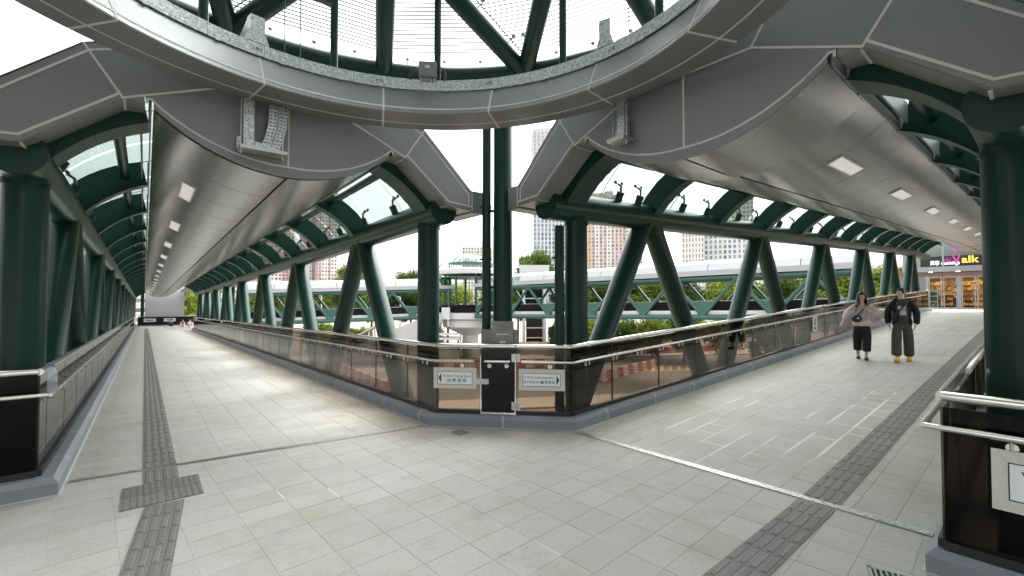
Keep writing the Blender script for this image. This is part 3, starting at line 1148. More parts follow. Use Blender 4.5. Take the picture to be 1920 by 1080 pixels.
def fascia(C, s_f, parent):
    part = thing("portal_fascia", None, None, C.P(0, s_f, 3.4), parent=parent)
    fn = lambda a, b, d: C.P(a, s_f, b) - Vector((0, 0, C.dz(s_f))) + C.d * d
    g = 0.005
    lens = [(g, zarc(0) + 0.125)] + [(t, zarc(t) + 0.125 - 0.045 * t) for t in (0.2, 0.4, 0.6, 0.8, 1.0, 1.15, 1.27)] + [(1.345, 4.035), (1.40, 4.035), (1.40, 4.058), (0.70, 4.345), (g, 4.345)]
    shoulder = [(0.71, 4.352), (1.575, 3.992), (1.878, 4.452), (0.995, 4.82)]
    topc = [(g, 4.355), (0.70, 4.355), (0.985, 4.82), (g, 4.82)]
    haunch = [(1.585, 3.982), (2.30, 3.385), (2.752, 3.355), (2.752, 3.632), (1.888, 4.448)]
    small = [(1.405, 4.055), (1.405, 3.985), (1.57, 3.985)]
    for sg in (1, -1):
        for poly in (lens, shoulder, topc, haunch, small):
            m = MB()
            pp = [(sg * a, b) for a, b in poly]
            m.prism(pp, fn, 0.0, 0.05)
            if area(pp) > 0:
                pass
            m.build("cladding_panel", 'clad', part)
        m = MB()
        m.prism([(sg * a, b) for a, b in [(2.765, 3.335), (3.03, 3.335), (3.03, 3.68), (2.765, 3.68)]], fn, 0.04, 0.55)
        m.build("cladding_panel", 'clad', part)
        # belly lip
        m = MB()
        ts = [1.33 * i / 9 for i in range(10)]
        lip = [(sg * t, zarc(t) - 0.004) for t in ts] + [(sg * t, zarc(t) + 0.115 - 0.045 * t) for t in ts[::-1]]
        m.prism(lip, fn, -0.004, 0.03)
        m.build("lip_trim", 'clad', part)
        # soffit return panels under the portal frame
        low = [(1.40, 3.988), (1.57, 3.978), (2.295, 3.372), (2.758, 3.338)]
        for i in range(3):
            (a0, z0), (a1, z1) = low[i], low[i + 1]
            m = MB()
            m.prism([(sg * a0, z0), (sg * a1, z1), (sg * a1, z1 + 0.014), (sg * a0, z0 + 0.014)], fn, 0.004, 0.37)
            m.build("soffit_panel", 'soffit', part)
        m = MB()
        m.prism([(sg * 2.764, 3.33), (sg * 3.03, 3.33), (sg * 3.03, 3.318), (sg * 2.764, 3.318)], fn, 0.03, 0.9)
        m.build("soffit_panel", 'soffit', part)
        # top capping of the portal frame
        up = [(0.0, 4.835), (1.0, 4.835), (1.895, 4.46), (2.768, 3.64), (2.768, 3.345)]
        m = MB()
        for i in range(4):
            (a0, z0), (a1, z1) = up[i], up[i + 1]
            m.prism([(sg * a0, z0), (sg * a1, z1), (sg * a1, z1 - 0.012), (sg * a0, z0 - 0.012)], fn, -0.006, 0.85)
        m.build("capping", 'clad', part)
    # sealant joints standing 3 mm proud of the panels
    m = MB()
    k = [0]

    def line(pts, w=0.021, base=-0.004):
        for (a0, z0), (a1, z1) in zip(pts[:-1], pts[1:]):
            L = sqrt((a1 - a0) ** 2 + (z1 - z0) ** 2)
            nx, nz = -(z1 - z0) / L * w / 2, (a1 - a0) / L * w / 2
            ex, ez = (a1 - a0) / L * w * 0.4, (z1 - z0) / L * w * 0.4
            k[0] += 1
            pr = base - 0.0003 * (k[0] % 9)
            m.prism([(a0 - ex + nx, z0 - ez + nz), (a1 + ex + nx, z1 + ez + nz), (a1 + ex - nx, z1 + ez - nz), (a0 - ex - nx, z0 - ez - nz)], fn, pr, 0.002)
    line([(0, zarc(0) + 0.125), (0, 4.345)])
    line([(0, 4.355), (0, 4.82)])
    for sg in (1, -1):
        line([(sg * t, zarc(t) + 0.12 - 0.045 * t) for t in (0, 0.2, 0.4, 0.6, 0.8, 1.0, 1.15, 1.27)] + [(sg * 1.345, 4.03)])
        line([(0, 4.35), (sg * 0.705, 4.35), (sg * 1.58, 3.987)])
        line([(sg * 0.705, 4.35), (sg * 0.99, 4.82)])
        line([(sg * 1.58, 3.987), (sg * 1.883, 4.45)])
        line([(sg * 1.608, 4.025), (sg * 2.315, 3.438), (sg * 2.752, 3.408)], 0.022)
        line([(sg * 0.0, 4.75), (sg * 0.97, 4.75), (sg * 1.845, 4.395), (sg * 2.69, 3.60), (sg * 2.69, 3.41)], 0.02)
        line([(sg * 2.758, 3.35), (sg * 2.758, 3.63)], 0.018)
        line([(sg * 1.345, 4.03), (sg * 1.385, 4.03), (sg * 1.385, 3.99)], 0.022)
    m.build("sealant_joint", 'seal', part)
    # soffit edge beads
    m = MB()
    for sg in (1, -1):
        low = [(1.40, 3.984), (1.57, 3.974), (2.295, 3.368), (2.758, 3.334)]
        for (a0, z0) in (low[1], low[2]):
            m.prism([(sg * (a0 - 0.012), z0 - 0.003), (sg * (a0 + 0.012), z0 - 0.003), (sg * (a0 + 0.012), z0 + 0.002), (sg * (a0 - 0.012), z0 + 0.002)], fn, 0.01, 0.366)
        m.prism([(sg * 2.27, 3.362), (sg * 2.76, 3.330), (sg * 2.76, 3.340), (sg * 2.27, 3.375)], fn, 0.372, 0.392)
    m.build("sealant_bead", 'seal', part)
    return part


def walkway(key, C, name_label, s_f, s_c, s_end, apex0, step, rib_s, light_t, light0, n_light, light_words, right_end=None):
    s_all = s_end
    root = thing("covered_walkway", name_label, "walkway", C.P(0, s_f, 0))
    dz_f = C.dz(s_f)
    brk = [s for s in (C.s0, C.s1) if s_f + 0.3 < s < s_end]
    ss = [s_f + 0.22] + brk + [s_end]
    for sg in (-1, 1):
        s_end = right_end if (right_end and sg == 1) else s_all
        ss = [s_f + 0.22] + brk + [s_end]
        m = MB()
        m.tube([C.P(sg * 2.36, s, 3.34) for s in ss], 0.23, 24)
        m.build("top_chord", 'steel', root, True)
        m = MB()
        m.tube([C.P(sg * 2.36, s, -0.72) for s in ss], 0.22, 16)
        m.build("bottom_chord", 'steel', root, True)
        m = MB()
        m.tube([C.P(sg * 2.36, s_c, -0.9) - Vector((0, 0, C.dz(s_c))), C.P(sg * 2.36, s_c, 3.22) - Vector((0, 0, C.dz(s_c)))], 0.182, 24)
        b = C.P(sg * 2.36, s_c, 3.105)
        m.build("column", 'steel', root, True)
        m = MB()
        m.tube([b - Vector((0, 0, C.dz(s_c) + 0.02)), b - Vector((0, 0, C.dz(s_c) - 0.03))], 0.197, 24)
        m.build("collar", 'steel', root, True)
        a = apex0
        first = True
        while a < s_end + 0.1:
            for q in (-1, 1):
                foot_s = a + q * step / 2
                if foot_s > s_end + 0.5:
                    continue
                m = MB()
                m.tube([C.P(sg * 2.36, a + q * 0.13, 3.22), C.P(sg * 2.36, foot_s - q * 0.10, -0.62)], 0.187, 20)
                m.build("diagonal", 'steel', root, True)
            a += step
        # longitudinal purlin and edge plates beside the ceiling
        m = MB()
        m.tube([C.P(sg * 1.66, s, 4.02) for s in [s_f + 0.5] + brk + [s_end]], 0.065, 12)
        m.build("purlin", 'steel', root, True)
        m = MB()
        cc = [s_f + 0.06] + brk + [s_end]
        for s0, s1 in zip(cc[:-1], cc[1:]):
            for (t0, z0, t1, z1) in ((1.344, 3.945, 1.360, 4.05),):
                V = [C.P(sg * t, s, z) for s in (s0, s1) for t, z in ((t0, z0), (t1, z0), (t1, z1), (t0, z1))]
                m.add(V, [(0, 1, 2, 3), (7, 6, 5, 4), (0, 4, 5, 1), (1, 5, 6, 2), (2, 6, 7, 3), (3, 7, 4, 0)])
        m.build("edge_trim", 'clad', root)
        # ribs with their flange and end plate
        web, fl, ep = RIBS[sg]
        ribs = [s for s in rib_s if s < s_end + 0.1]
        for i, s in enumerate(ribs):
            w_, f_, e_p = RIBS_END[sg] if i == 0 else (web, fl, ep)
            base = C.P(0, s, 0)
            r = place("rib", w_, base, C.rot(False), root)
            for nm, me in (("flange", f_), ("end_plate", e_p)):
                o = bpy.data.objects.new(nm, me)
                COL.objects.link(o)
                o.parent = r
                ORG[o.name] = base
        # upstand plates between rib ends, spider arms and glass panes per bay
        for i in range(len(ribs) - 1):
            s0, s1 = ribs[i] + (0.17 if i == 0 else 0.04), ribs[i + 1] - 0.04
            m = MB()
            V = [C.P(sg * t, s, z) for s in (s0 + 0.09, s1 - 0.09) for t, z in ((1.43, 3.99), (1.45, 3.99), (1.45, 4.24), (1.43, 4.24))]
            m.add(V, [(0, 1, 2, 3), (7, 6, 5, 4), (0, 4, 5, 1), (1, 5, 6, 2), (2, 6, 7, 3), (3, 7, 4, 0)])
            m.build("upstand_plate", 'clad', root)
            if i < 14:
                for sp in (s0 + 1.05, s1 - 0.40):
                    place("spider_arm", SPIDER[sg], C.P(0, sp, 0), C.rot(False), root)
            polys = []
            for (ta, za), (tb, zb) in zip(ROOF_ARC[:-1], ROOF_ARC[1:]):
                polys.append([C.P(sg * ta, s0, za), C.P(sg * ta, s1, za), C.P(sg * tb, s1, zb), C.P(sg * tb, s0, zb)])
            me, c = uvmesh("glass_pane", polys, 'fritw', C.d)
            place("glass_pane", me, c, None, root)
            # mullion on the glass
            m = MB()
            mid = (s0 + s1) / 2
            m.tube([C.P(sg * ta, mid, za + 0.01) for ta, za in ROOF_ARC], 0.008, 5)
            m.build("glazing_bar", 'satin', root)
    s_end = s_all
    # opaque roof strip over the ceiling and dark backing above the ceiling panels
    m = MB()
    cc = [s_f + 0.85] + brk + [s_end]
    for s0, s1 in zip(cc[:-1], cc[1:]):
        V = [C.P(t, s, z) for s in (s0, s1) for t, z in ((-1.0, 4.79), (1.0, 4.79), (1.0, 4.85), (0, 4.92), (-1.0, 4.85))]
        m.add(V, [(0, 1, 2, 3, 4), (9, 8, 7, 6, 5)] + [(i, 5 + i, 5 + (i + 1) % 5, (i + 1) % 5) for i in range(5)])
    m.build("roof", 'clad', root)
    ceil = thing("ceiling", None, None, C.P(0, s_f, 3.43), parent=root)
    m = MB()
    cc = [s_f + 0.035] + brk + [s_end]
    ts = [-1.32 + 2.64 * i / 12 for i in range(13)]
    for s0, s1 in zip(cc[:-1], cc[1:]):
        for ta, tb in zip(ts[:-1], ts[1:]):
            m.add([C.P(ta, s0, zarc(ta) + 0.03), C.P(tb, s0, zarc(tb) + 0.03), C.P(tb, s1, zarc(tb) + 0.03), C.P(ta, s1, zarc(ta) + 0.03)], [(0, 1, 2, 3)])
    m.build("backing", 'gap', ceil)
    s = s_f + 0.028
    while s + PANEL_L < s_end + 0.3:
        tl = C.tilt if C.s0 - 0.1 < s < C.s1 - 0.6 else 0.0
        for sg in (-1, 1):
            place("ceiling_panel", CPAN[sg], C.P(0, s, 0), Euler((tl, 0, C.phi)), ceil)
        s += PANEL_L
    fascia(C, s_f, root)
    # recessed ceiling lights: things of their own
    names = "first second third fourth fifth sixth seventh eighth ninth tenth eleventh twelfth".split()
    for i in range(n_light):
        s = light0 + 3.6 * i
        if s > s_end - 0.5:
            break
        z = zarc(light_t) - 0.001
        slope = (zarc(light_t + 0.02) - zarc(light_t - 0.02)) / 0.04
        ang = math.atan(slope)
        c = C.P(light_t, s, z)
        X = (C.r * cos(ang) + Vector((0, 0, sin(ang)))).normalized()
        Y = (C.d + Vector((0, 0, C.m if s < C.s1 else 0))).normalized()
        N = X.cross(Y).normalized()
        lt = thing("ceiling_light", "%s pale rectangular ceiling light from the portal in the %s walkway" % (names[i], light_words), "ceiling light", c, "ceiling lights of the %s walkway" % light_words)
        w, l_ = 0.175, 1.06
        m = MB()
        for q in (-1, 1):
            m.box(c + X * (q * (w / 2)) - N * 0.004, (0.018, l_ + 0.018, 0.022), (X, Y, N))
            m.box(c + Y * (q * (l_ / 2)) - N * 0.004, (w - 0.018, 0.018, 0.022), (X, Y, N))
        m.build("frame", 'white', lt)
        m = MB()
        m.box(c - N * 0.004, (w - 0.02, l_ - 0.02, 0.016), (X, Y, N))
        m.build("diffuser", 'diff', lt)
    return root


rib_L = [6.75] + [9.9 + 2.65 * k for k in range(23)]
walkway('L', LC, "left covered footbridge walkway with green tube trusses and a curved metal ceiling", 6.15, 6.87, 69.0, 9.9, 5.3,
        rib_L, -0.885, 8.75, 12, "left", 50.4)
rib_R = [5.25] + [7.5 + 2.57 * k for k in range(13)]
walkway('R', RC, "right covered footbridge walkway with green tube trusses leading to the shop doors", 4.6, 5.5, 38.2, 7.5, 5.14,
        rib_R, 0.80, 7.40, 9, "right")

# the crossing's two rear walkways, behind the viewpoint: they shade and close the plaza
C_RL = Cor(radians(-130.3), 4.27, 3.0, 0.0)
C_RR = Cor(radians(141.1), -2.30, 3.0, 0.0)
walkway('RL', C_RL, "rear left walkway of the crossing, behind the viewpoint", 1.78, 2.6, 16.0, 5.0, 5.2, [2.4, 5.0, 7.6, 10.2, 12.8, 15.4], 0.8, 4.0, 0, "rear left")
walkway('RR', C_RR, "rear right walkway of the crossing, behind the viewpoint", 0.04, 0.85, 16.0, 3.6, 5.2, [0.65, 3.6, 6.2, 8.8, 11.4, 14.0], 0.8, 4.0, 0, "rear right")

ext = thing("canopy_roof", "presumed flat grey roof added to shade the far end of the left walkway where it turns right", "roof", LC.P(3.8, 60, 4.2))  # presumed roof, added to shade the overexposed floor below it
m = MB()
V = [LC.P(t, s, z) for s in (50.6, 69.4) for t, z in ((2.0, 4.1), (5.8, 4.1), (5.8, 4.3), (2.0, 4.3))]
m.add(V, [(0, 1, 2, 3), (7, 6, 5, 4), (0, 4, 5, 1), (1, 5, 6, 2), (2, 6, 7, 3), (3, 7, 4, 0)])
m.build("roof_deck", 'clad', ext)
for s_ in (53.0, 58.5, 64.0):
    m = MB()
    m.tube([LC.P(5.5, s_, 0), LC.P(5.5, s_, 4.1)], 0.16, 12)
    m.build("post", 'steel', ext, True)
# ------------------------------------------------------------------ round canopy ring with its skylight
RC0 = Vector((-0.865, 3.2, 0))


def rp(r, deg, z):
    a = radians(deg)
    return RC0 + Vector((r * sin(a), r * cos(a), z))


ring = thing("ring_canopy", "round grey clad ring overhead carrying a green framed glass skylight", "canopy", rp(0, 0, 4.2))
JA = [-17.0 + 30 * k for k in range(12)]


def ring_piece(name, prof, a0, a1, material, parent, n=10, smooth=True):
    """closed profile (r,z) swept from a0 to a1 degrees"""
    m = MB()
    k = len(prof)
    for i in range(n + 1):
        a = a0 + (a1 - a0) * i / n
        m.v += [rp(r, a, z) for r, z in prof]
    for i in range(n):
        for j in range(k):
            j2 = (j + 1) % k
            m.f.append([i * k + j, i * k + j2, (i + 1) * k + j2, (i + 1) * k + j])
    m.f.append(list(range(k))[::-1])
    m.f.append([n * k + j for j in range(k)])
    return m.build(name, material, parent, smooth, 25)


gdeg = 0.13
for a in JA:
    ring_piece("face_panel", [(2.525, 4.262), (2.70, 4.615), (2.72, 4.615), (2.545, 4.262)], a + gdeg, a + 30 - gdeg, 'clad', ring)
    ring_piece("soffit_panel", [(2.53, 4.25), (2.845, 4.25), (2.845, 4.27), (2.53, 4.27)], a + gdeg, a + 30 - gdeg, 'soffit', ring)
    ring_piece("soffit_panel", [(2.862, 4.25), (3.05, 4.25), (3.05, 4.27), (2.862, 4.27)], a + gdeg, a + 30 - gdeg, 'soffit', ring)
    ring_piece("fascia_panel", [(3.05, 4.252), (3.07, 4.252), (3.07, 4.62), (3.05, 4.62)], a + gdeg, a + 30 - gdeg, 'clad', ring)
for r_, z_, w_, h_ in ((2.8535, 4.2455, 0.016, 0.012),):
    ring_piece("sealant_joint", [(r_ - w_ / 2, z_), (r_ + w_ / 2, z_), (r_ + w_ / 2, z_ + h_), (r_ - w_ / 2, z_ + h_)], -180, 180, 'seal', ring, 90)
ring_piece("sealant_joint", [(2.549, 4.318), (2.560, 4.340), (2.575, 4.340), (2.564, 4.318)], -180, 180, 'seal', ring, 90)
jm = MB()
for a in JA:
    da = 0.26
    ins = [(2.521, 4.262), (2.696, 4.615), (2.71, 4.615), (2.535, 4.262)]
    for prof in (ins, [(2.526, 4.2465), (3.05, 4.2465), (3.05, 4.26), (2.526, 4.26)]):
        jm.add([rp(r, a - da, z) for r, z in prof] + [rp(r, a + da, z) for r, z in prof], [(0, 1, 2, 3), (7, 6, 5, 4), (0, 4, 5, 1), (1, 5, 6, 2), (2, 6, 7, 3), (3, 7, 4, 0)])
jm.build("sealant_joint", 'seal', ring)
ring_piece("cap_plate", [(2.72, 4.60), (3.05, 4.60), (3.05, 4.612), (2.72, 4.612)], -180, 180, 'clad', ring, 72)
# hangers from the ring up to the skylight
for a in (-29.4, -2.6, 32.5, 59.2, 90, 122, 152, 182, 212, 242, 272, 302):
    m = MB()
    m.tube([rp(2.78, a, 4.5), rp(2.78, a, 6.35)], 0.047, 12)
    m.build("hanger", 'steel', ring, True)
# ring beam, inner ring and lattice tubes
ZB, RB, ZI, RI = 5.6, 4.3, 6.35, 2.15
m = MB()
m.tube([rp(RB, 5 * i, ZB) for i in range(72)], 0.165, 16, closed=True)
m.build("ring_beam", 'steel', ring, True)
m = MB()
m.tube([rp(RI, 6 * i, ZI) for i in range(60)], 0.13, 14, closed=True)
m.build("inner_ring_beam", 'steel', ring, True)
ring_piece("gutter", [(RB + 0.10, ZB + 0.16), (RB + 0.32, ZB + 0.20), (RB + 0.32, ZB + 0.24), (RB + 0.10, ZB + 0.20)], -180, 180, 'clad', ring, 72)
APEX = rp(0, 0, 7.0)
for k in range(6):
    vn, rn = 14.5 + 60 * k, -16.5 + 60 * k
    for i_ in (rn, rn + 60):
        m = MB()
        m.tube([rp(RB, vn, ZB), rp(RI, i_ + (0 if i_ == rn else 0), ZI)], 0.135, 16)
        m.build("lattice_tube", 'steel', ring, True)
    m = MB()
    m.tube([rp(RB, rn, ZB), rp(RI, rn, ZI)], 0.135, 16)
    m.build("radial_tube", 'steel', ring, True)
    m = MB()
    m.tube([rp(RI, rn, ZI), rp(0.05, rn, 6.9)], 0.10, 14)
    m.build("radial_tube", 'steel', ring, True)
    # glass: facets lie over the tubes, printed lines run round the ring
    off = Vector((0, 0, 0.30))
    for (o0, o1, n_) in ((rn, vn, 1), (vn, rn + 60, 1)):
        if o0 == rn:
            polys = [[rp(RB, rn, ZB) + off, rp(RB, vn, ZB) + off, rp(RI, rn, ZI) + off]]
            mid = [rp(RB, vn, ZB) + off, rp(RI, rn + 60, ZI) + off, rp(RI, rn, ZI) + off]
            mdir = (mid[1] + mid[2]) / 2 - mid[0]
            me, c = uvmesh("glass_pane", [mid], 'frit', mdir.normalized())
            place("glass_pane", me, c, None, ring)
        else:
            polys = [[rp(RB, vn, ZB) + off, rp(RB, rn + 60, ZB) + off, rp(RI, rn + 60, ZI) + off]]
        p = polys[0]
        e = (p[1] - p[0]).normalized()
        nrm = (p[1] - p[0]).cross(p[2] - p[0]).normalized()
        me, c = uvmesh("glass_pane", polys, 'frit', nrm.cross(e))
        place("glass_pane", me, c, None, ring)
    tri = [rp(RI, rn, ZI) + off, rp(RI, rn + 60, ZI) + off, APEX + off * 0.8]
    e = (tri[1] - tri[0]).normalized()
    nrm = (tri[1] - tri[0]).cross(tri[2] - tri[0]).normalized()
    me, c = uvmesh("glass_pane", [tri], 'frit', nrm.cross(e))
    place("glass_pane", me, c, None, ring)
    # glass joints
    m = MB()
    o2 = Vector((0, 0, 0.293))
    for p_, q_ in ((rp(RB, vn, ZB), rp(RI, rn, ZI)), (rp(RB, vn, ZB), rp(RI, rn + 60, ZI)), (rp(RB, rn, ZB), rp(RI, rn, ZI)), (rp(RI, rn, ZI), APEX)):
        m.tube([p_ + o2, q_ + o2], 0.009, 5)
    m.build("glazing_seal", 'black', ring)

# point fittings that hold the glass: shared two-armed fitting
fit = MB()
fit.tube([(0, 0, 0.12), (0, 0, 0.22)], 0.018, 8)
for q in (-1, 1):
    fit.tube([(0, 0, 0.215), (q * 0.085, 0, 0.235), (q * 0.105, 0, 0.262)], 0.010, 6)
    fit.lathe([(0.012, 0.255), (0.034, 0.262), (0.034, 0.282), (0.012, 0.288)], (q * 0.105, 0, 0), 10)
FIT_ME = fit.mesh("glass_fitting", 'galv', True)
one = MB()
one.tube([(0, 0, 0.14), (0, 0, 0.255)], 0.014, 8)
one.lathe([(0.012, 0.245), (0.036, 0.255), (0.036, 0.277), (0.012, 0.284)], (0, 0, 0), 10)
ONE_ME = one.mesh("glass_fitting", 'galv', True)
for k in range(6):
    vn, rn = 14.5 + 60 * k, -16.5 + 60 * k
    for i_, sgn in ((rn, 1), (rn + 60, -1)):
        A, B = rp(RB, vn, ZB), rp(RI, i_, ZI)
        d = (B - A)
        for f_ in (0.16, 0.42, 0.70):
            place("glass_fitting", FIT_ME, A + d * f_, Euler((0, 0, atan2(d.y, d.x) + pi / 2)), ring)
    A, B = rp(RB, rn, ZB), rp(RI, rn, ZI)
    for f_ in (0.2, 0.5, 0.8):
        place("glass_fitting", FIT_ME, A + (B - A) * f_, Euler((0, 0, atan2((B - A).y, (B - A).x) + pi / 2)), ring)
    for q in (-14, -6, 5, 13, 21, 38, 46):
        place("glass_fitting", ONE_ME, rp(RB, rn + q, ZB), None, ring)
# support column standing behind the gate, and one more on the far side of the ring
for (x, y) in ((-0.15, 7.46), (-5.0, 1.2), (3.2, 1.8), (-0.9, -1.1)):
    m = MB()
    m.tube([(x, y, -1.2), (x, y, 5.5)], 0.158, 24)
    if (x, y) == (-0.15, 7.46):
        m.build("column", 'steel', ring, True)
        m = MB()
        m.box((x - 0.19, y - 0.02, 3.35), (0.06, 0.05, 0.04))
        m.tube([(x - 0.26, y, 3.35), (x - 0.14, y, 3.35)], 0.014, 6)
        m.box((x - 0.19, y - 0.02, 2.1), (0.06, 0.05, 0.04))
        m.tube([(x - 0.26, y, 2.1), (x - 0.14, y, 2.1)], 0.014, 6)
        m.build("pipe_clamp", 'steel', ring)

# rain pipes beside the columns
for nm, x, y, r_, z1, lab in (("rain_pipe", -0.415, 7.38, 0.072, 5.4, "thin dark green rain pipe left of the middle column, rising behind the gate"),
                              ("rain_pipe", 0.74, 7.10, 0.075, 3.05, "thin dark green rain pipe beside the column at the right walkway's left corner")):
    p = thing(nm, lab, "pipe", (x, y, 0))
    m = MB()
    m.tube([(x, y, -1.2), (x, y, z1)], r_, 16)
    m.build("pipe_run", 'steel', p, True)
    for zz in (1.9, 2.55, 3.4):
        if zz < z1:
            m = MB()
            m.lathe([(r_ + 0.006, zz - 0.02), (r_ + 0.006, zz + 0.02)], (x, y, 0), 16)
            m.box((x - r_ - 0.02, y, zz), (0.05, 0.02, 0.03))
            m.build("pipe_clip", 'steel', p)

# ------------------------------------------------------------------ cable trunking on the ring
trk = thing("cable_trunking", "mottled galvanised cable trunking running round the top of the overhead ring", "trunking", rp(2.7, -17, 4.64))
cuts = [-75, -58, -46, -38, -30, -21, -13, -2.5, 1.5, 8, 22, 36, 42, 48, 66, 82]
for a0, a1 in zip(cuts[:-1], cuts[1:]):
    dz_ = 0.004 if int(a0) % 2 else 0.0
    ring_piece("trunking_length", [(2.685, 4.630), (2.685, 4.765 + dz_), (2.785, 4.765 + dz_), (2.785, 4.630)], a0 + 0.03, a1 - 0.03, 'galv', trk, 6, False)
ring_piece("backing_rail", [(2.725, 4.618), (2.725, 4.755), (2.735, 4.755), (2.735, 4.618)], -80, 85, 'galv', trk, 40, False)
m = MB()
for a in range(-70, 85, 14):
    m.box(rp(2.74, a, 4.622), (0.04, 0.14, 0.012), (rp(0, 0, 0) * 0 + Vector((cos(radians(a)), -sin(radians(a)), 0)), Vector((sin(radians(a)), cos(radians(a)), 0)), Vector((0, 0, 1))))
m.build("bracket", 'galv', trk)


def trunk_branch(a, sgn):
    """upright offset box where a branch leaves the ring trunking"""
    R_ = Vector((sin(radians(a)), cos(radians(a)), 0))
    T_ = Vector((cos(radians(a)), -sin(radians(a)), 0))
    b = thing("trunking_riser", None, None, rp(2.73, a, 4.76), parent=trk)
    m = MB()
    m.prism([(-0.12, 0), (0.12, 0), (0.085, 0.10), (-0.085, 0.10)], lambda p, q, d: rp(2.68, a, 4.77) + T_ * p + R_ * d + Vector((0, 0, q)), 0, 0.11)
    m.build("neck", 'galv', b)
    m = MB()
    m.box(rp(2.74, a, 4.97), (0.15, 0.12, 0.20), (T_, R_, Z_))
    m.build("riser_box", 'galv', b)
    m = MB()
    m.prism([(0, 0), (0.35, -0.02), (0.35, 0.06), (0, 0.20)], lambda p, q, d: rp(2.80, a, 4.87) + R_ * p + T_ * (d * sgn) + Vector((0, 0, q)), -0.07, 0.07)
    m.build("riser_box", 'galv', b)


trunk_branch(-47.5, 1)
trunk_branch(45.5, -1)
for a in (-47.5, -18.0, 12.0, 47.5):
    T_ = Vector((cos(radians(a)), -sin(radians(a)), 0))
    put_text("LTG", 0.052, rp(2.681, a, 4.695), T_, Z_, 'ink', trk, bold=0.0005)

# junction box with its looped cables
BA = -5.0
T_ = Vector((cos(radians(BA)), -sin(radians(BA)), 0))
R_ = Vector((sin(radians(BA)), cos(radians(BA)), 0))
jb = thing("junction_box", "grey junction box with looping black cables on the overhead trunking", "junction box", rp(2.66, BA, 4.77))
m = MB()
m.box(rp(2.66, BA, 4.88), (0.225, 0.09, 0.20), (T_, R_, Z_))
m.build("case", 'clad', jb)
m = MB()
m.box(rp(2.612, BA, 4.88), (0.20, 0.008, 0.175), (T_, R_, Z_))
m.build("lid", 'clad', jb)
m = MB()
m.box(rp(2.605, BA, 4.905), (0.06, 0.004, 0.035), (T_, R_, Z_))
m.build("label_plate", 'white', jb)
for q in (-1, 1):
    for (w_, h_, r_) in ((0.20, 0.09, 0.009), (0.16, 0.035, 0.007), (0.185, 0.055, 0.006)):
        m = MB()
        st = rp(2.665, BA, 4.86 + h_ * 0.4) + T_ * (q * 0.113)
        pts = []
        for i in range(9):
            u = i / 8
            x = q * (0.113 + w_ * 0.62 * sin(u * pi / 2))
            z = 4.86 + h_ * 0.4 + h_ * 0.9 * sin(u * pi) - u * (0.10 + h_ * 0.4)
            pts.append(rp(2.67, BA, z) + T_ * x)
        m.tube(pts, r_, 7)
        m.build("cable", 'black', jb, True)
m = MB()
for i in range(5):
    m.lathe([(0.014, 0), (0.014, 0.05)], rp(2.66, BA, 4.745) + T_ * (-0.08 + 0.04 * i), 8)
m.build("cable_gland", 'satin', jb)

# thin suspension rods over the ring
rods = MB()
for a in (-41.2, -37.6, 51.5):
    rods.tube([rp(2.74, a, 4.74), rp(2.74, a, 6.2)], 0.006, 5)
rods.build("suspension_rod", 'black', trk)
# small floodlight bracket under the skylight tube
fl = thing("floodlight", "small dark floodlight clamped under the green skylight tube, upper left", "floodlight", rp(3.0, -32, 5.9))
m = MB()
m.box(rp(3.05, -31.5, 5.80), (0.26, 0.12, 0.07), (Vector((0.8, 0.3, -0.25)).normalized(), Vector((-0.3, 0.8, 0)).normalized(), Z_))
m.build("lamp_head", 'black', fl)
m = MB()
m.tube([rp(3.05, -31.5, 5.82), rp(3.05, -31.5, 5.97)], 0.02, 6)
m.build("bracket", 'galv', fl)

# ------------------------------------------------------------------ trunking drops on the portal fascias


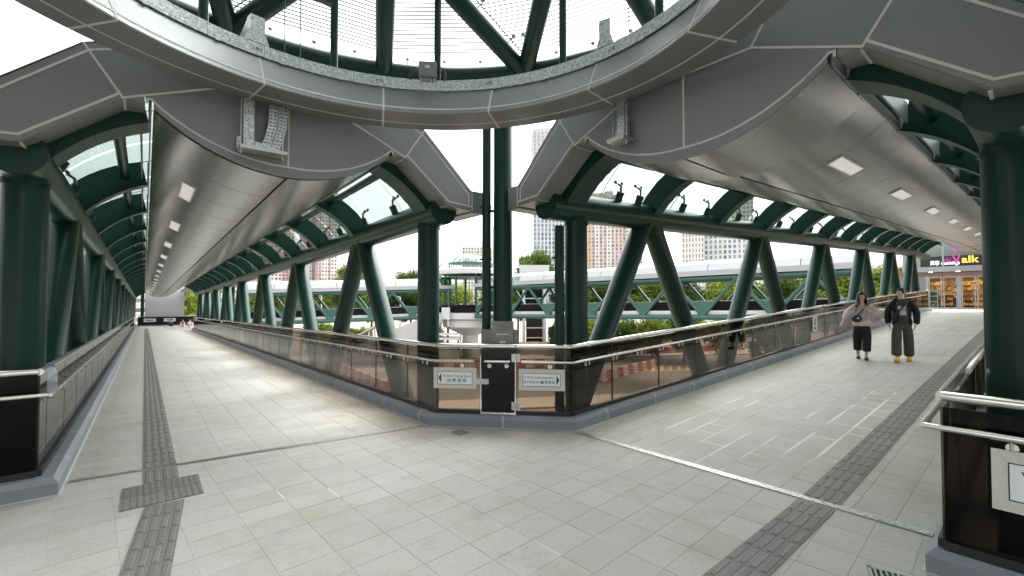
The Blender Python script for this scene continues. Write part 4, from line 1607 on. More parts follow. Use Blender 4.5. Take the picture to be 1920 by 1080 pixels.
def drop(C, s_f, ta, tb, z0, z1, label, flex, bar_t):
    root = thing("trunking_drop", label, "trunking", C.P(ta, s_f - 0.1, z0))
    fn = lambda a, b, d: C.P(a, s_f - d, b)
    m = MB()
    m.prism([(ta - 0.055, z0), (ta + 0.055, z0), (ta + 0.055, z1), (ta - 0.055, z1)], fn, 0.03, 0.13)
    m.build("trunking_length", 'galv', root)
    m = MB()
    m.prism([(bar_t[0], z0 - 0.075), (bar_t[1], z0 - 0.075), (bar_t[1], z0 - 0.035), (bar_t[0], z0 - 0.035)], fn, 0.02, 0.24)
    m.build("support_bar", 'satin', root)
    m = MB()
    m.prism([(bar_t[0] - 0.01, z0 - 0.04), (bar_t[0] + 0.03, z0 - 0.04), (bar_t[0] + 0.03, z0 + 0.10), (bar_t[0] - 0.01, z0 + 0.10)], fn, 0.03, 0.06)
    m.build("bracket", 'galv', root)
    m = MB()
    for t in (bar_t[0] + 0.02, bar_t[1] - 0.03):
        m.tube([fn(t, z0 - 0.12, 0.14), fn(t, z1 + 0.3, 0.14)], 0.007, 5)
    m.build("threaded_rod", 'satin', root)
    put_text("LTG", 0.055, fn(ta, z1 - 0.16, 0.132), C.r, Z_, 'ink', root, bold=0.0005)
    if flex:
        for k, off in enumerate((0.0, 0.105)):
            m = MB()
            pts = [(ta + 0.17 + off, z0 + 0.0), (ta + 0.215 + off, z0 + 0.12), (ta + 0.25 + off, z0 + 0.28), (ta + 0.265 + off, z1)]
            for (a0, b0), (a1, b1) in zip(pts[:-1], pts[1:]):
                m.prism([(a0 - 0.048, b0), (a0 + 0.048, b0), (a1 + 0.048, b1), (a1 - 0.048, b1)], fn, 0.05, 0.13)
            m.build("perforated_tray", 'galv', root)
            h = MB()
            for j in range(13):
                u = j / 12
                b = z0 + 0.02 + u * (z1 - z0 - 0.03)
                for (a0, b0), (a1, b1) in zip(pts[:-1], pts[1:]):
                    if b0 <= b <= b1:
                        a = a0 + (a1 - a0) * (b - b0) / (b1 - b0)
                for q in (-0.022, 0.022):
                    h.prism([(a + q - 0.014, b - 0.005), (a + q + 0.014, b - 0.005), (a + q + 0.014, b + 0.005), (a + q - 0.014, b + 0.005)], fn, 0.125, 0.132)
            tag(h.build("tray_slot", 'gap', root), kind='stuff')
        m = MB()
        m.prism([(ta - 0.04, z0 - 0.03), (ta + 0.27, z0 - 0.03), (ta + 0.27, z0 + 0.02), (ta + 0.05, z0 + 0.05), (ta - 0.04, z0 + 0.05)], fn, 0.05, 0.14)
        m.build("elbow", 'galv', root)
    return root


drop(LC, 6.13, -0.46, 0, 3.70, 4.24, "galvanised trunking drop with two perforated trays on the left portal fascia", True, (-0.56, -0.07))
drop(RC, 4.58, -0.72, 0, 3.84, 4.26, "single galvanised trunking drop hung on the right portal fascia", False, (-0.84, -0.60))

# ------------------------------------------------------------------ notices


def notice(o, right, w, h, tape, label, arrow, rows, arrow_side=-1, cat="sign"):
    up = Z_
    rt = Vector(right).normalized()
    nm = rt.cross(up)
    root = thing("notice_sign", label, cat, o)
    m = MB()
    m.box(Vector(o) + nm * 0.004, (w + 2 * tape, 0.006, h + 2 * tape), (rt, nm, up))
    m.build("tape_border", 'tape', root)
    m = MB()
    m.box(Vector(o) + nm * 0.010, (w, 0.005, h), (rt, nm, up))
    m.build("sheet", 'sign', root)
    m = MB()
    t = 0.007
    for q in (-1, 1):
        m.box(Vector(o) + rt * (q * (w / 2 - t)) + nm * 0.0133, (t, 0.002, h - t), (rt, nm, up))
        m.box(Vector(o) + up * (q * (h / 2 - t)) + nm * 0.0135, (w - t, 0.002, t), (rt, nm, up))
    m.build("border_line", 'ink', root)
    if arrow:
        m = MB()
        c = Vector(o) + rt * (arrow_side * (w / 2 - 0.055)) + nm * 0.0138
        s = arrow_side
        m.prism([(s * 0.030, 0), (-s * 0.012, 0.075), (-s * 0.012, -0.075)], lambda a, b, d: c + rt * a + up * b + nm * d, -0.0006, 0.0008)
        m.build("arrow", 'ink', root)
    for body, size, dx, dy, wid, sp in rows:
        put_text(body, size, Vector(o) + rt * dx + up * dy + nm * 0.0142, rt, up, 'ink', root, "lettering", sp, 0.0004, wid)
    return root


sx = (Vector((-0.875, 0, 0)) - K_1).dot(ch_d)
o1 = CH.Q((Vector((-0.875, 6.90, 0)) - K_1).dot(ch_d), A_G - 0.022, 0.705)
notice(o1, ch_d, 0.555, 0.205, 0.055, "taped white sign with a left arrow reading To Nam Cheung Estate", True,
       [("To Nam Cheung Estate", 0.05, 0.035, 0.032, 0.44, 1.15), ("往南昌邨", 0.062, 0.03, -0.038, 0.30, 1.35)], -1)
o2 = CH.Q((Vector((0.445, 6.83, 0)) - K_1).dot(ch_d), A_G - 0.022, 0.700)
sg2 = notice(o2, ch_d, 0.575, 0.205, 0.055, "taped white sign with a right arrow reading To VWALK / Nam Cheung Station", True,
             [("To VWALK /     Nam Cheung Station", 0.04, -0.04, 0.036, 0.45, 1.1), ("往VWALK/", 0.054, -0.155, -0.034, 0.235, 1.2), ("南昌站", 0.054, 0.122, -0.034, 0.15, 1.2)], 1)
nm2 = ch_d.cross(Z_)
for (dx, dy, r_) in ((0.006, -0.034, 0.025), (-0.088, 0.036, 0.011)):
    m = MB()
    m.lathe([(r_, 0.0), (r_, 0.0016)], o2 + ch_d * dx + Z_ * dy + nm2 * 0.0135, 20, (ch_d, Z_, nm2))
    m.build("railway_mark", 'ink', sg2)
    m = MB()
    c = o2 + ch_d * dx + Z_ * dy + nm2 * 0.0155
    m.box(c, (r_ * 0.18, 0.001, r_ * 1.3), (ch_d, nm2, Z_))
    m.box(c, (r_ * 0.7, 0.0011, r_ * 0.16), (ch_d, nm2, Z_))
    m.box(c + Z_ * (r_ * 0.55), (r_ * 1.0, 0.0012, r_ * 0.14), (ch_d, nm2, Z_))
    m.box(c - Z_ * (r_ * 0.55), (r_ * 1.0, 0.0012, r_ * 0.14), (ch_d, nm2, Z_))
    m.build("railway_mark", 'sign', sg2)
RF = RUNS['R_front']
o3 = RF.Q(0.605, 0.09 - 0.022, 0.735)
notice(o3, RF.d, 0.42, 0.25, 0.07, "large taped white notice on the dark balustrade at the right edge, partly out of view", False,
       [("V WALK", 0.07, 0.0, 0.05, 0.30, 1.1), ("南昌站", 0.06, 0.0, -0.05, 0.2, 1.2)])
RL = RUNS['R_left']
p4 = (15.88 - 4.98)
o4 = RL.Q(p4, A_G - 0.03, 0.70)
rt4 = RC.d
root4 = thing("notice_sheet", "small upright white notice on the right walkway's left balustrade", "notice", o4)
m = MB()
m.box(o4, (0.42, 0.006, 0.46), (rt4, RC.r, Z_))
m.build("sheet", 'white', root4)
m = MB()
nrm4 = RC.r
for z in (0.06,):
    for i in range(14):
        a0, a1 = 2 * pi * i / 14, 2 * pi * (i + 1) / 14
        m.add([o4 + nrm4 * 0.005 + rt4 * (cos(a) * r_ * 0.75) + Z_ * (z + sin(a) * r_ * 1.15) for a, r_ in ((a0, 0.10), (a1, 0.10), (a1, 0.06), (a0, 0.06))], [(0, 1, 2, 3)])
m.box(o4 + nrm4 * 0.005 + Z_ * 0.06, (0.03, 0.002, 0.09), (rt4, nrm4, Z_))
m.box(o4 + nrm4 * 0.005 - Z_ * 0.13, (0.16, 0.002, 0.06), (rt4, nrm4, Z_))
m.build("print", 'ink', root4)

# ------------------------------------------------------------------ water bottle on the handrail at the left
LF = RUNS['L_front']
bp = LF.Q(0.07, A_H, Z_HAND + 0.021)
bot = thing("water_bottle", "clear plastic water bottle with a blue cap standing on the left handrail", "bottle", bp)
m = MB()
m.lathe([(0.030, 0.0), (0.038, 0.006), (0.039, 0.05), (0.036, 0.055), (0.039, 0.062), (0.036, 0.10), (0.039, 0.108), (0.039, 0.155), (0.036, 0.162), (0.039, 0.17), (0.038, 0.19), (0.026, 0.225), (0.014, 0.245), (0.014, 0.258)], bp, 20)
m.build("body", 'bottle', bot, True)
m = MB()
m.lathe([(0.0385, 0.11), (0.0395, 0.112), (0.0395, 0.152), (0.0385, 0.154)], bp, 20)
M['blueprint'] = mat("bottle_label", (0.20, 0.28, 0.40), rough=0.4)
M['bluecap'] = mat("blue_cap", (0.05, 0.16, 0.50), rough=0.4)
m.build("label_band", 'bottle', bot, True)
m = MB()
m.lathe([(0.0165, 0.250), (0.0165, 0.275), (0.015, 0.278)], bp, 16)
m.build("cap", 'bluecap', bot, True)
m = MB()
m.lathe([(0.030, 0.004), (0.0355, 0.01), (0.0355, 0.11)], bp, 16)
M['water'] = glass("water_fill", (0.72, 0.78, 0.82), ior=1.33)
m.build("water", 'water', bot, True)
# ------------------------------------------------------------------ shop front at the end of the right walkway
M['shopdark'] = mat("shop_sign_board", (0.018, 0.016, 0.022), rough=0.3)
M['signwhite'] = mat("lit_letters_white", (0.8, 0.8, 0.85), emit=(0.9, 0.92, 1.0), emit_s=0.30)
M['signyellow'] = mat("lit_letters_yellow", (0.8, 0.5, 0.05), emit=(1.0, 0.55, 0.04), emit_s=0.28)
M['signpink'] = mat("lit_letters_pink", (0.55, 0.04, 0.28), emit=(0.55, 0.05, 0.30), emit_s=0.07)
M['warmlamp'] = mat("warm_lamp", (0.9, 0.7, 0.4), emit=(1.0, 0.66, 0.28), emit_s=30.0)
M['shopwall'] = mat("shop_wall", (0.30, 0.17, 0.10), rough=0.7, namt=0.2, nscale=2)
M['shopfloor'] = mat("shop_floor", (0.42, 0.36, 0.29), rough=0.35)
M['goods'] = mat("shelf_goods", (0.45, 0.30, 0.18), rough=0.6, var=0.6)
M['alu'] = mat("aluminium_frame", (0.30, 0.325, 0.33), rough=0.35, metal=0.5)
M['brownp'] = mat("brown_panel", (0.16, 0.10, 0.07), rough=0.5)
S_M = 44.0
mall = thing("shop_building", "shop entrance with glass doors and lit signs at the end of the right walkway", "building", RC.P(0, S_M, 0))


def mbox(m, t0, t1, s0, s1, z0, z1):
    V = [RC.P(t, s, z) for s in (s0, s1) for t, z in ((t0, z0), (t1, z0), (t1, z1), (t0, z1))]
    m.add(V, [(0, 1, 2, 3), (7, 6, 5, 4), (0, 4, 5, 1), (1, 5, 6, 2), (2, 6, 7, 3), (3, 7, 4, 0)])


def mb1(name, material, parent, *boxes):
    m = MB()
    for b in boxes:
        mbox(m, *b)
    return m.build(name, material, parent)


mb1("header_beam", 'alu', mall, (-4.4, 4.4, 43.75, 44.05, 2.62, 2.98))
mb1("lower_header", 'brownp', mall, (-4.4, 4.4, 43.9, 44.08, 2.30, 2.61))
sb = mb1("sign_board", 'shopdark', mall, (-3.4, 1.6, 43.92, 44.02, 3.0, 3.72))
mb1("upper_frame", 'alu', mall, (-4.4, 4.4, 43.9, 44.05, 4.4, 4.5), (-4.4, 4.4, 43.9, 44.05, 6.3, 6.6),
    *[(t - 0.05, t + 0.05, 43.88, 44.06, 2.98, 6.3) for t in (-4.35, -2.2, -0.15, 2.0, 4.35)])
for t0, t1 in ((-4.3, -2.25), (-2.15, -0.2), (-0.1, 1.95), (2.05, 4.3)):
    mb1("upper_pane", 'clear', mall, (t0, t1, 43.97, 43.99, 3.72 if t1 < 2 else 3.0, 6.3))
mb1("upper_wall", 'concrete', mall, (-4.4, 4.4, 44.6, 44.8, 3.0, 6.6))
doors = [(-2.98, -2.30), (-2.22, -1.52), (-1.30, -0.62), (-0.55, 0.15), (0.4, 1.1), (1.15, 1.85)]
for t0, t1 in doors:
    d = thing("door", None, None, RC.P(t0, 43.95, 0), parent=mall)
    mb1("door_frame", 'alu', d, (t0, t0 + 0.06, 43.92, 43.98, 0.02, 2.28), (t1 - 0.06, t1, 43.92, 43.98, 0.02, 2.28), (t0 + 0.06, t1 - 0.06, 43.92, 43.98, 0.02, 0.12), (t0 + 0.06, t1 - 0.06, 43.92, 43.98, 2.2, 2.28))
    mb1("door_glass", 'clear', d, (t0 + 0.06, t1 - 0.06, 43.945, 43.955, 0.12, 2.2))
    mb1("handle", 'stain', d, (t1 - 0.14, t1 - 0.11, 43.86, 43.89, 0.85, 1.25))
mb1("door_post", 'alu', mall, (-3.15, -3.0, 43.88, 44.02, 0.0, 2.3), (-1.50, -1.32, 43.88, 44.02, 0.0, 2.3), (0.17, 0.38, 43.88, 44.02, 0.0, 2.3), (1.87, 2.0, 43.88, 44.02, 0, 2.3))
mb1("side_wall", 'clad', mall, (-4.6, -3.17, 43.9, 44.05, 0.0, 2.3), (2.02, 4.6, 43.9, 44.05, 0, 2.3))
mb1("room_floor", 'shopfloor', mall, (-4.5, 4.5, 44.1, 52.0, -0.05, -0.002))
mb1("room_wall", 'shopwall', mall, (-4.6, 4.6, 52.0, 52.2, 0, 3.0), (-4.7, -4.5, 44.1, 52, 0, 3.0), (4.5, 4.7, 44.1, 52, 0, 3))
mb1("room_ceiling", 'brownp', mall, (-4.6, 4.6, 44.1, 52.0, 2.75, 2.9))
random.seed(5)
for i in range(5):
    for j in range(4):
        m = MB()
        t, s = -3.2 + 1.5 * i, 45.0 + 1.7 * j
        m.lathe([(0.11, 2.70), (0.11, 2.745)], Vector((RC.P(t, s).x, RC.P(t, s).y, RC.dz(s))), 10)
        m.build("downlight", 'warmlamp', mall)
m = MB()
for s, t0, t1 in ((50.5, -3.9, -0.6), (48.2, -2.8, -1.7), (50.8, 0.2, 3.8), (47.0, -1.1, -0.4), (46.8, 0.6, 1.8)):
    for lev in (0.2, 0.6, 1.0, 1.4, 1.8):
        x = t0
        while x < t1:
            w = random.uniform(0.10, 0.24)
            h_ = random.uniform(0.14, 0.34)
            mbox(m, x, x + w, s, s + 0.3, lev, lev + h_)
            x += w + 0.02
tag(m.build("shelf_goods", 'goods', mall), kind='stuff')
mb1("poster_stand", 'white', mall, (-3.0, -2.55, 44.3, 44.36, 0.05, 1.35))
mb1("poster_print", 'brownp', mall, (-2.95, -2.6, 44.285, 44.298, 0.15, 0.45), (-2.95, -2.6, 44.285, 44.298, 0.55, 0.85), (-2.95, -2.6, 44.285, 44.298, 0.95, 1.2))
nrm_m = -RC.d
put_text("萬寧 mannings", 0.36, RC.P(-2.12, 43.90, 3.22), RC.r, Z_, 'signwhite', mall, "lettering", 1.0, 0.006, 1.5)
put_text("alk", 0.66, RC.P(-0.86, 43.86, 3.40), RC.r, Z_, 'signyellow', mall, "lettering", 1.0, 0.012, 0.85)
put_text("V", 0.78, RC.P(-1.52, 43.86, 3.40), RC.r, Z_, 'signpink', mall, "lettering", 1.0, 0.02, 0.42)
put_text("W", 0.62, RC.P(-1.98, 43.87, 3.36), RC.r, Z_, 'signpink', mall, "lettering", 1.0, 0.0, 0.4)
put_text("V", 0.5, RC.P(-1.55, 43.93, 4.10), RC.r, Z_, 'signpink', mall, "lettering", 1.0, 0.03, 0.4)  # pink reflection above the sign, modelled as glowing letters
put_text("W", 0.5, RC.P(-0.85, 43.93, 4.10), RC.r, Z_, 'signpink', mall, "lettering", 1.0, 0.03, 0.7)  # rest of that pink reflection, likewise built as a letter

# ------------------------------------------------------------------ far end of the left walkway
scr = thing("screen_wall", "plain pale grey screen board closing the far end of the left walkway", "wall", LC.P(0.5, 69.2, 0))


def lbox(name, material, parent, t0, t1, s0, s1, z0, z1):
    m = MB()
    V = [LC.P(t, s, z) for s in (s0, s1) for t, z in ((t0, z0), (t1, z0), (t1, z1), (t0, z1))]
    m.add(V, [(0, 1, 2, 3), (7, 6, 5, 4), (0, 4, 5, 1), (1, 5, 6, 2), (2, 6, 7, 3), (3, 7, 4, 0)])
    return m.build(name, material, parent)


M['palegrey'] = mat("pale_grey_board", (0.47, 0.48, 0.50), rough=0.6, namt=0.05, nscale=1)
lbox("board", 'palegrey', scr, -1.35, 2.45, 69.6, 69.75, 1.0, 5.2)
lbox("post", 'steel', scr, -1.75, -1.42, 69.45, 69.7, 0, 5.0)
endb = thing("glass_balustrade", "dark end balustrade across the far end of the left walkway behind the seated people", "balustrade", LC.P(0, 69.2, 0))
lbox("glass_panel", 'blackgl', endb, -2.0, 5.6, 69.25, 69.28, 0.1, 1.10)
lbox("top_rail", 'stain', endb, -2.0, 5.6, 69.22, 69.30, 1.14, 1.20)
lbox("kerb_stone", 'kerb', endb, -2.0, 5.6, 69.1, 69.4, 0.0, 0.12)
for i, (t0, lab) in enumerate(((-1.45, "tiny white notice on the far dark balustrade, nearer the left rail"), (0.45, "tiny white notice on the far dark balustrade below the grey screen board"))):
    s_ = thing("notice_sheet", lab, "notice", LC.P(t0, 69.2, 0.6))
    lbox("sheet", 'white', s_, t0, t0 + 1.15, 69.20, 69.22, 0.52, 0.92)
    lbox("print", 'ink', s_, t0 + 0.25, t0 + 0.9, 69.19, 69.20, 0.66, 0.76)
lbox("corner_post", 'steel', endb, 4.6, 5.6, 69.5, 70.0, 0.0, 4.4)

# ------------------------------------------------------------------ people
def skin(name, J, E, material, parent, sub=2, smooth=True, root_key=None):
    keys = list(J)
    me = bpy.data.meshes.new(name)
    me.from_pydata([J[k][:3] for k in keys], [(keys.index(a), keys.index(b)) for a, b in E], [])
    o = bpy.data.objects.new(name, me)
    COL.objects.link(o)
    md = o.modifiers.new("skin", 'SKIN')
    md.use_smooth_shade = True
    md.branch_smoothing = 0.4
    for i, k in enumerate(keys):
        r = J[k][3]
        rr = r if isinstance(r, tuple) else (r, r)
        me.skin_vertices[0].data[i].radius = rr
        me.skin_vertices[0].data[i].use_root = (k == (root_key or keys[0]))
    if sub:
        sm = o.modifiers.new("sub", 'SUBSURF')
        sm.levels = sub
        sm.render_levels = sub
    dg = bpy.context.evaluated_depsgraph_get()
    me2 = bpy.data.meshes.new_from_object(o.evaluated_get(dg))
    bpy.data.objects.remove(o)
    bpy.data.meshes.remove(me)
    me2.name = name
    me2.materials.clear()
    me2.materials.append(M[material])
    for p in me2.polygons:
        p.use_smooth = True
    return place(name, me2, (0, 0, 0), None, parent)


def chain(J, E, prev, pts, pre):
    for i, p in enumerate(pts):
        k = pre + str(i)
        J[k] = p
        E.append((prev, k))
        prev = k
    return prev


def hand(J, E, wrist, palm, fdir, thumb, pre, r=0.009, curl=Vector((0, 0, 0))):
    """palm then four unequal bent fingers, thumb from the palm's side"""
    w, p = Vector(wrist), Vector(palm)
    f = Vector(fdir).normalized()
    t = Vector(thumb).normalized()
    J[pre + "palm"] = (*p, 0.026)
    E.append((pre + "wrist", pre + "palm"))
    for i, (off, L) in enumerate(((-0.026, 0.058), (-0.009, 0.072), (0.009, 0.077), (0.026, 0.068))):
        b = p + f * 0.03 + t * off
        m1 = b + f * L * 0.5 + curl * 0.3
        e1 = b + f * L * 0.9 + curl
        J["%sf%da" % (pre, i)] = (*b, r)
        J["%sf%db" % (pre, i)] = (*m1, r * 0.95)
        J["%sf%dc" % (pre, i)] = (*e1, r * 0.8)
        E += [(pre + "palm", "%sf%da" % (pre, i)), ("%sf%da" % (pre, i), "%sf%db" % (pre, i)), ("%sf%db" % (pre, i), "%sf%dc" % (pre, i))]
    J[pre + "ta"] = (*(p + t * 0.034), r * 1.1)
    J[pre + "tb"] = (*(p + t * 0.052 + f * 0.03), r)
    J[pre + "tc"] = (*(p + t * 0.056 + f * 0.055), r * 0.8)
    E += [(pre + "palm", pre + "ta"), (pre + "ta", pre + "tb"), (pre + "tb", pre + "tc")]


M['skin'] = mat("skin", (0.68, 0.46, 0.35), rough=0.5, namt=0.06, nscale=30)
M['hair'] = mat("black_hair", (0.012, 0.010, 0.010), rough=0.45, namt=0.3, nscale=60)
M['blackcloth'] = mat("black_cloth", (0.010, 0.010, 0.012), rough=0.85, namt=0.3, nscale=25, bump=0.01, bscale=14)
M['pinkcloth'] = mat("pink_beige_cloth", (0.70, 0.54, 0.48), rough=0.8, namt=0.25, nscale=12, bump=0.02, bscale=12)
M['greycloth'] = mat("pale_grey_cloth", (0.44, 0.43, 0.44), rough=0.8, namt=0.3, nscale=14, bump=0.02, bscale=14)
M['tee'] = mat("charcoal_cloth", (0.050, 0.052, 0.05), rough=0.85, namt=0.2, nscale=20)
M['olive'] = mat("olive_cloth", (0.075, 0.072, 0.058), rough=0.85, namt=0.25, nscale=12, bump=0.015, bscale=9)
M['yellow'] = mat("yellow_shoe", (0.70, 0.48, 0.04), rough=0.5)
M['orange'] = mat("orange_sole", (0.75, 0.22, 0.03), rough=0.5)
M['creamcloth'] = mat("cream_strap", (0.60, 0.54, 0.45), rough=0.8)
M['lips'] = mat("lips", (0.35, 0.10, 0.09), rough=0.5)
M['redcloth'] = mat("red_cloth", (0.45, 0.07, 0.08), rough=0.8)
M['paleclo'] = mat("white_cloth", (0.60, 0.60, 0.62), rough=0.8)
M['browncl'] = mat("brown_cloth", (0.16, 0.11, 0.06), rough=0.8)


def head_parts(root, c, turn, hair_long, tilt=0.0):
    """face features and hair round a head centred at c, turned by `turn` about z (0 looks along -y)"""
    ca, sa = cos(turn), sin(turn)

    def W(x, y, z):
        return Vector((c[0] + ca * x - sa * y, c[1] + sa * x + ca * y, c[2] + z))
    for q in (-1, 1):
        m = MB()
        m.ball(W(q * 0.031, -0.083, 0.012), 0.009, 8, 5)
        m.build("eye", 'ink', root, True)
        m = MB()
        m.ball(W(q * 0.082, 0.005, 0.0), 0.02, 8, 5, (0.5, 0.8, 1.4))
        m.build("ear", 'skin', root, True)
        m = MB()
        m.tube([W(q * 0.045, -0.082, 0.034), W(q * 0.03, -0.090, 0.038), W(q * 0.015, -0.090, 0.035)], 0.004, 5)
        m.build("eyebrow", 'hair', root)
    m = MB()
    m.tube([W(0, -0.086, 0.018), W(0, -0.103, -0.018), W(0, -0.090, -0.026)], [0.008, 0.013, 0.009], 7)
    m.build("nose", 'skin', root, True)
    m = MB()
    m.tube([W(-0.024, -0.080, -0.052), W(0, -0.088, -0.054), W(0.024, -0.080, -0.052)], [0.003, 0.007, 0.003], 6)
    m.build("mouth", 'lips', root, True)
    m = MB()
    # hair: a shell over the skull whose face side is drawn in under the skin, so that the hairline is where the two meet
    n, k = 24, 14
    R_ = 0.104 if hair_long else 0.100
    rj = random.Random(4)
    base = len(m.v)
    for i in range(k + 1):
        th = pi * 0.74 * i / k
        for j in range(n):
            ph = 2 * pi * j / n
            x, y, z = sin(th) * cos(ph), sin(th) * sin(ph), cos(th)
            face = max(0.0, min(1.0, (-y - 0.30) / 0.25)) * max(0.0, min(1.0, (0.66 - z) / 0.16))
            low = max(0.0, min(1.0, (-0.15 - z) / 0.25)) if not hair_long else 0.0
            q = (1 - 0.40 * face) * (1 - 0.25 * low) * (1 + rj.uniform(-0.025, 0.025))
            m.v.append(W(x * R_ * 0.90 * q, y * R_ * 1.02 * q + 0.008, z * R_ * 1.10 * q + 0.010))
    for i in range(k):
        for j in range(n):
            j2 = (j + 1) % n
            m.f.append([base + i * n + j, base + (i + 1) * n + j, base + (i + 1) * n + j2, base + i * n + j2])
    if hair_long:
        na, rows = 22, [(0.05, 0.100), (0.0, 0.106), (-0.06, 0.110), (-0.12, 0.116), (-0.18, 0.128), (-0.24, 0.132), (-0.30, 0.118)]
        for inner in (0, 1):
            b0 = len(m.v)
            for ri, (z, r_) in enumerate(rows):
                for j in range(na):
                    a = radians(-128 + 256 * j / (na - 1))
                    rr = (r_ - 0.022 * inner) * (1 + rj.uniform(-0.06, 0.06))
                    zz = z - (0.05 * (0.5 + 0.5 * cos(3 * a)) + rj.uniform(0, 0.03)) * (ri / 6) ** 2
                    m.v.append(W(rr * sin(a) * (0.95 + 0.25 * ri / 6), rr * cos(a) * 0.95 + 0.01, zz))
            for ri in range(len(rows) - 1):
                for j in range(na - 1):
                    f = [b0 + ri * na + j, b0 + ri * na + j + 1, b0 + (ri + 1) * na + j + 1, b0 + (ri + 1) * na + j]
                    m.f.append(f if inner else f[::-1])
        o0, i0 = b0 - len(rows) * na, b0
        L_ = (len(rows) - 1) * na
        for j in range(na - 1):
            m.f.append([o0 + L_ + j, o0 + L_ + j + 1, i0 + L_ + j + 1, i0 + L_ + j])
        for ri in range(len(rows) - 1):
            for j in (0, na - 1):
                m.f.append([o0 + ri * na + j, o0 + (ri + 1) * na + j, i0 + (ri + 1) * na + j, i0 + ri * na + j])
    m.build("hair", 'hair', root, True, 80)


# --- woman
P_W = Vector((8.83, 11.494, RC.dz(14.17)))
wom = thing("person", "walking woman with long black hair, pink grey jacket, black trousers and waist bag", "person", (0, 0, 0), "two people walking towards the camera")
ORG[wom.name] = Vector((0, 0, 0))
J, E = {}, []
J['pelvis'] = (0, 0, 0.90, (0.10, 0.08))
J['waist'] = (0, 0, 1.05, (0.09, 0.07))
J['chest'] = (0.005, 0.0, 1.24, (0.11, 0.08))
J['neck0'] = (0.005, -0.005, 1.37, 0.055)
J['neck1'] = (0.005, -0.015, 1.43, 0.048)
J['jaw'] = (0.005, -0.035, 1.475, 0.060)
J['head'] = (0.005, -0.02, 1.535, 0.088)
J['crown'] = (0.005, -0.01, 1.590, 0.066)
E += [('pelvis', 'waist'), ('waist', 'chest'), ('chest', 'neck0'), ('neck0', 'neck1'), ('neck1', 'jaw'), ('jaw', 'head'), ('head', 'crown')]
chain(J, E, 'chest', [(-0.155, 0.0, 1.31, 0.04), (-0.27, -0.03, 1.12, 0.045), (-0.36, -0.12, 0.96, 0.032)], 'al')
J['lwrist'] = (-0.375, -0.135, 0.935, 0.026)
E.append(('al2', 'lwrist'))
hand(J, E, (-0.375, -0.135, 0.935), (-0.395, -0.16, 0.90), (-0.45, -0.35, -0.8), (0.6, -0.6, 0.1), 'l', curl=Vector((0.01, -0.012, -0.004)))
chain(J, E, 'chest', [(0.165, 0.0, 1.31, 0.04), (0.29, -0.01, 1.10, 0.046), (0.19, -0.15, 1.17, 0.034)], 'ar')
J['rwrist'] = (0.155, -0.175, 1.195, 0.027)
E.append(('ar2', 'rwrist'))
hand(J, E, (0.155, -0.175, 1.195), (0.11, -0.195, 1.225), (-0.75, -0.1, 0.45), (0.2, -0.3, 0.9), 'r', curl=Vector((-0.004, 0.02, 0.0)))
for q, x1, y1 in ((-1, -0.075, 0.13), (1, 0.065, -0.14)):
    chain(J, E, 'pelvis', [(q * 0.085, 0, 0.84, 0.09), (q * 0.085, y1 * 0.5 - 0.02, 0.48, 0.058), (x1, y1, 0.10, 0.036), (x1, y1 + 0.005, 0.055, 0.034), (x1, y1 - 0.10, 0.035, 0.030)], 'lg' + ('l' if q < 0 else 'r'))
skin("body", J, E, 'skin', wom, 1)
head_parts(wom, (0.005, -0.022, 1.53), radians(14), True)
J, E = {}, []
J['c'] = (0, 0, 1.10, (0.185, 0.14))
J['h'] = (0, 0, 0.94, (0.195, 0.145))
J['h2'] = (0, 0, 0.84, (0.20, 0.15))
J['h3'] = (0, 0, 0.80, (0.185, 0.14))
E.append(('h3', 'h2'))
J['s'] = (0.0, 0, 1.25, (0.17, 0.125))
J['n'] = (0.0, 0.01, 1.375, (0.10, 0.08))
E += [('h2', 'h'), ('h', 'c'), ('c', 's'), ('s', 'n')]
chain(J, E, 's', [(-0.15, 0.0, 1.31, 0.085), (-0.235, -0.01, 1.20, 0.088), (-0.30, -0.05, 1.07, 0.085), (-0.355, -0.11, 0.97, 0.062)], 'l')
chain(J, E, 's', [(0.15, 0.0, 1.31, 0.088), (0.26, 0.0, 1.19, 0.092), (0.325, -0.02, 1.08, 0.088), (0.235, -0.125, 1.14, 0.062)], 'r')
skin("jacket", J, E, 'pinkcloth', wom, 2, root_key='c')
J = {'a': (0, -0.052, 1.30, (0.10, 0.095)), 'b': (0, -0.06, 1.16, (0.145, 0.105)), 'c': (0, -0.052, 1.0, (0.15, 0.11)), 'd': (0, -0.045, 0.93, (0.12, 0.10))}
skin("scarf_wrap", J, [('a', 'b'), ('b', 'c'), ('c', 'd')], 'greycloth', wom, 2)
J, E = {'p': (0, 0, 0.86, (0.165, 0.125)), 'pt': (0, 0, 0.98, (0.15, 0.11))}, [('p', 'pt')]
for q, x1, y1 in ((-1, -0.085, 0.11), (1, 0.075, -0.12)):
    chain(J, E, 'p', [(q * 0.085, 0, 0.76, 0.115), (q * 0.088, y1 * 0.5 - 0.015, 0.48, 0.098), (x1, y1, 0.235, 0.094), (x1, y1, 0.20, 0.092)], 'l' if q < 0 else 'r')
skin("trousers", J, E, 'blackcloth', wom, 2)
for x1, y1 in ((-0.075, 0.13), (0.065, -0.14)):
    m = MB()
    m.ball((x1, y1 - 0.045, 0.035), 0.05, 12, 8, (0.95, 2.45, 0.95))
    for i in range(len(m.v)):
        m.v[i].z = max(0.0, m.v[i].z)
    m.build("shoe", 'black', wom, True)
m = MB()
m.ball((-0.11, -0.20, 1.0), 0.105, 16, 10, (1.0, 0.62, 0.9))
b_ = m.build("waist_bag", 'black', wom, True)
m = MB()
m.ball((-0.085, -0.265, 1.01), 0.028, 10, 6, (1, 0.4, 0.8))
m.build("bag_badge", 'white', wom, True)
m = MB()
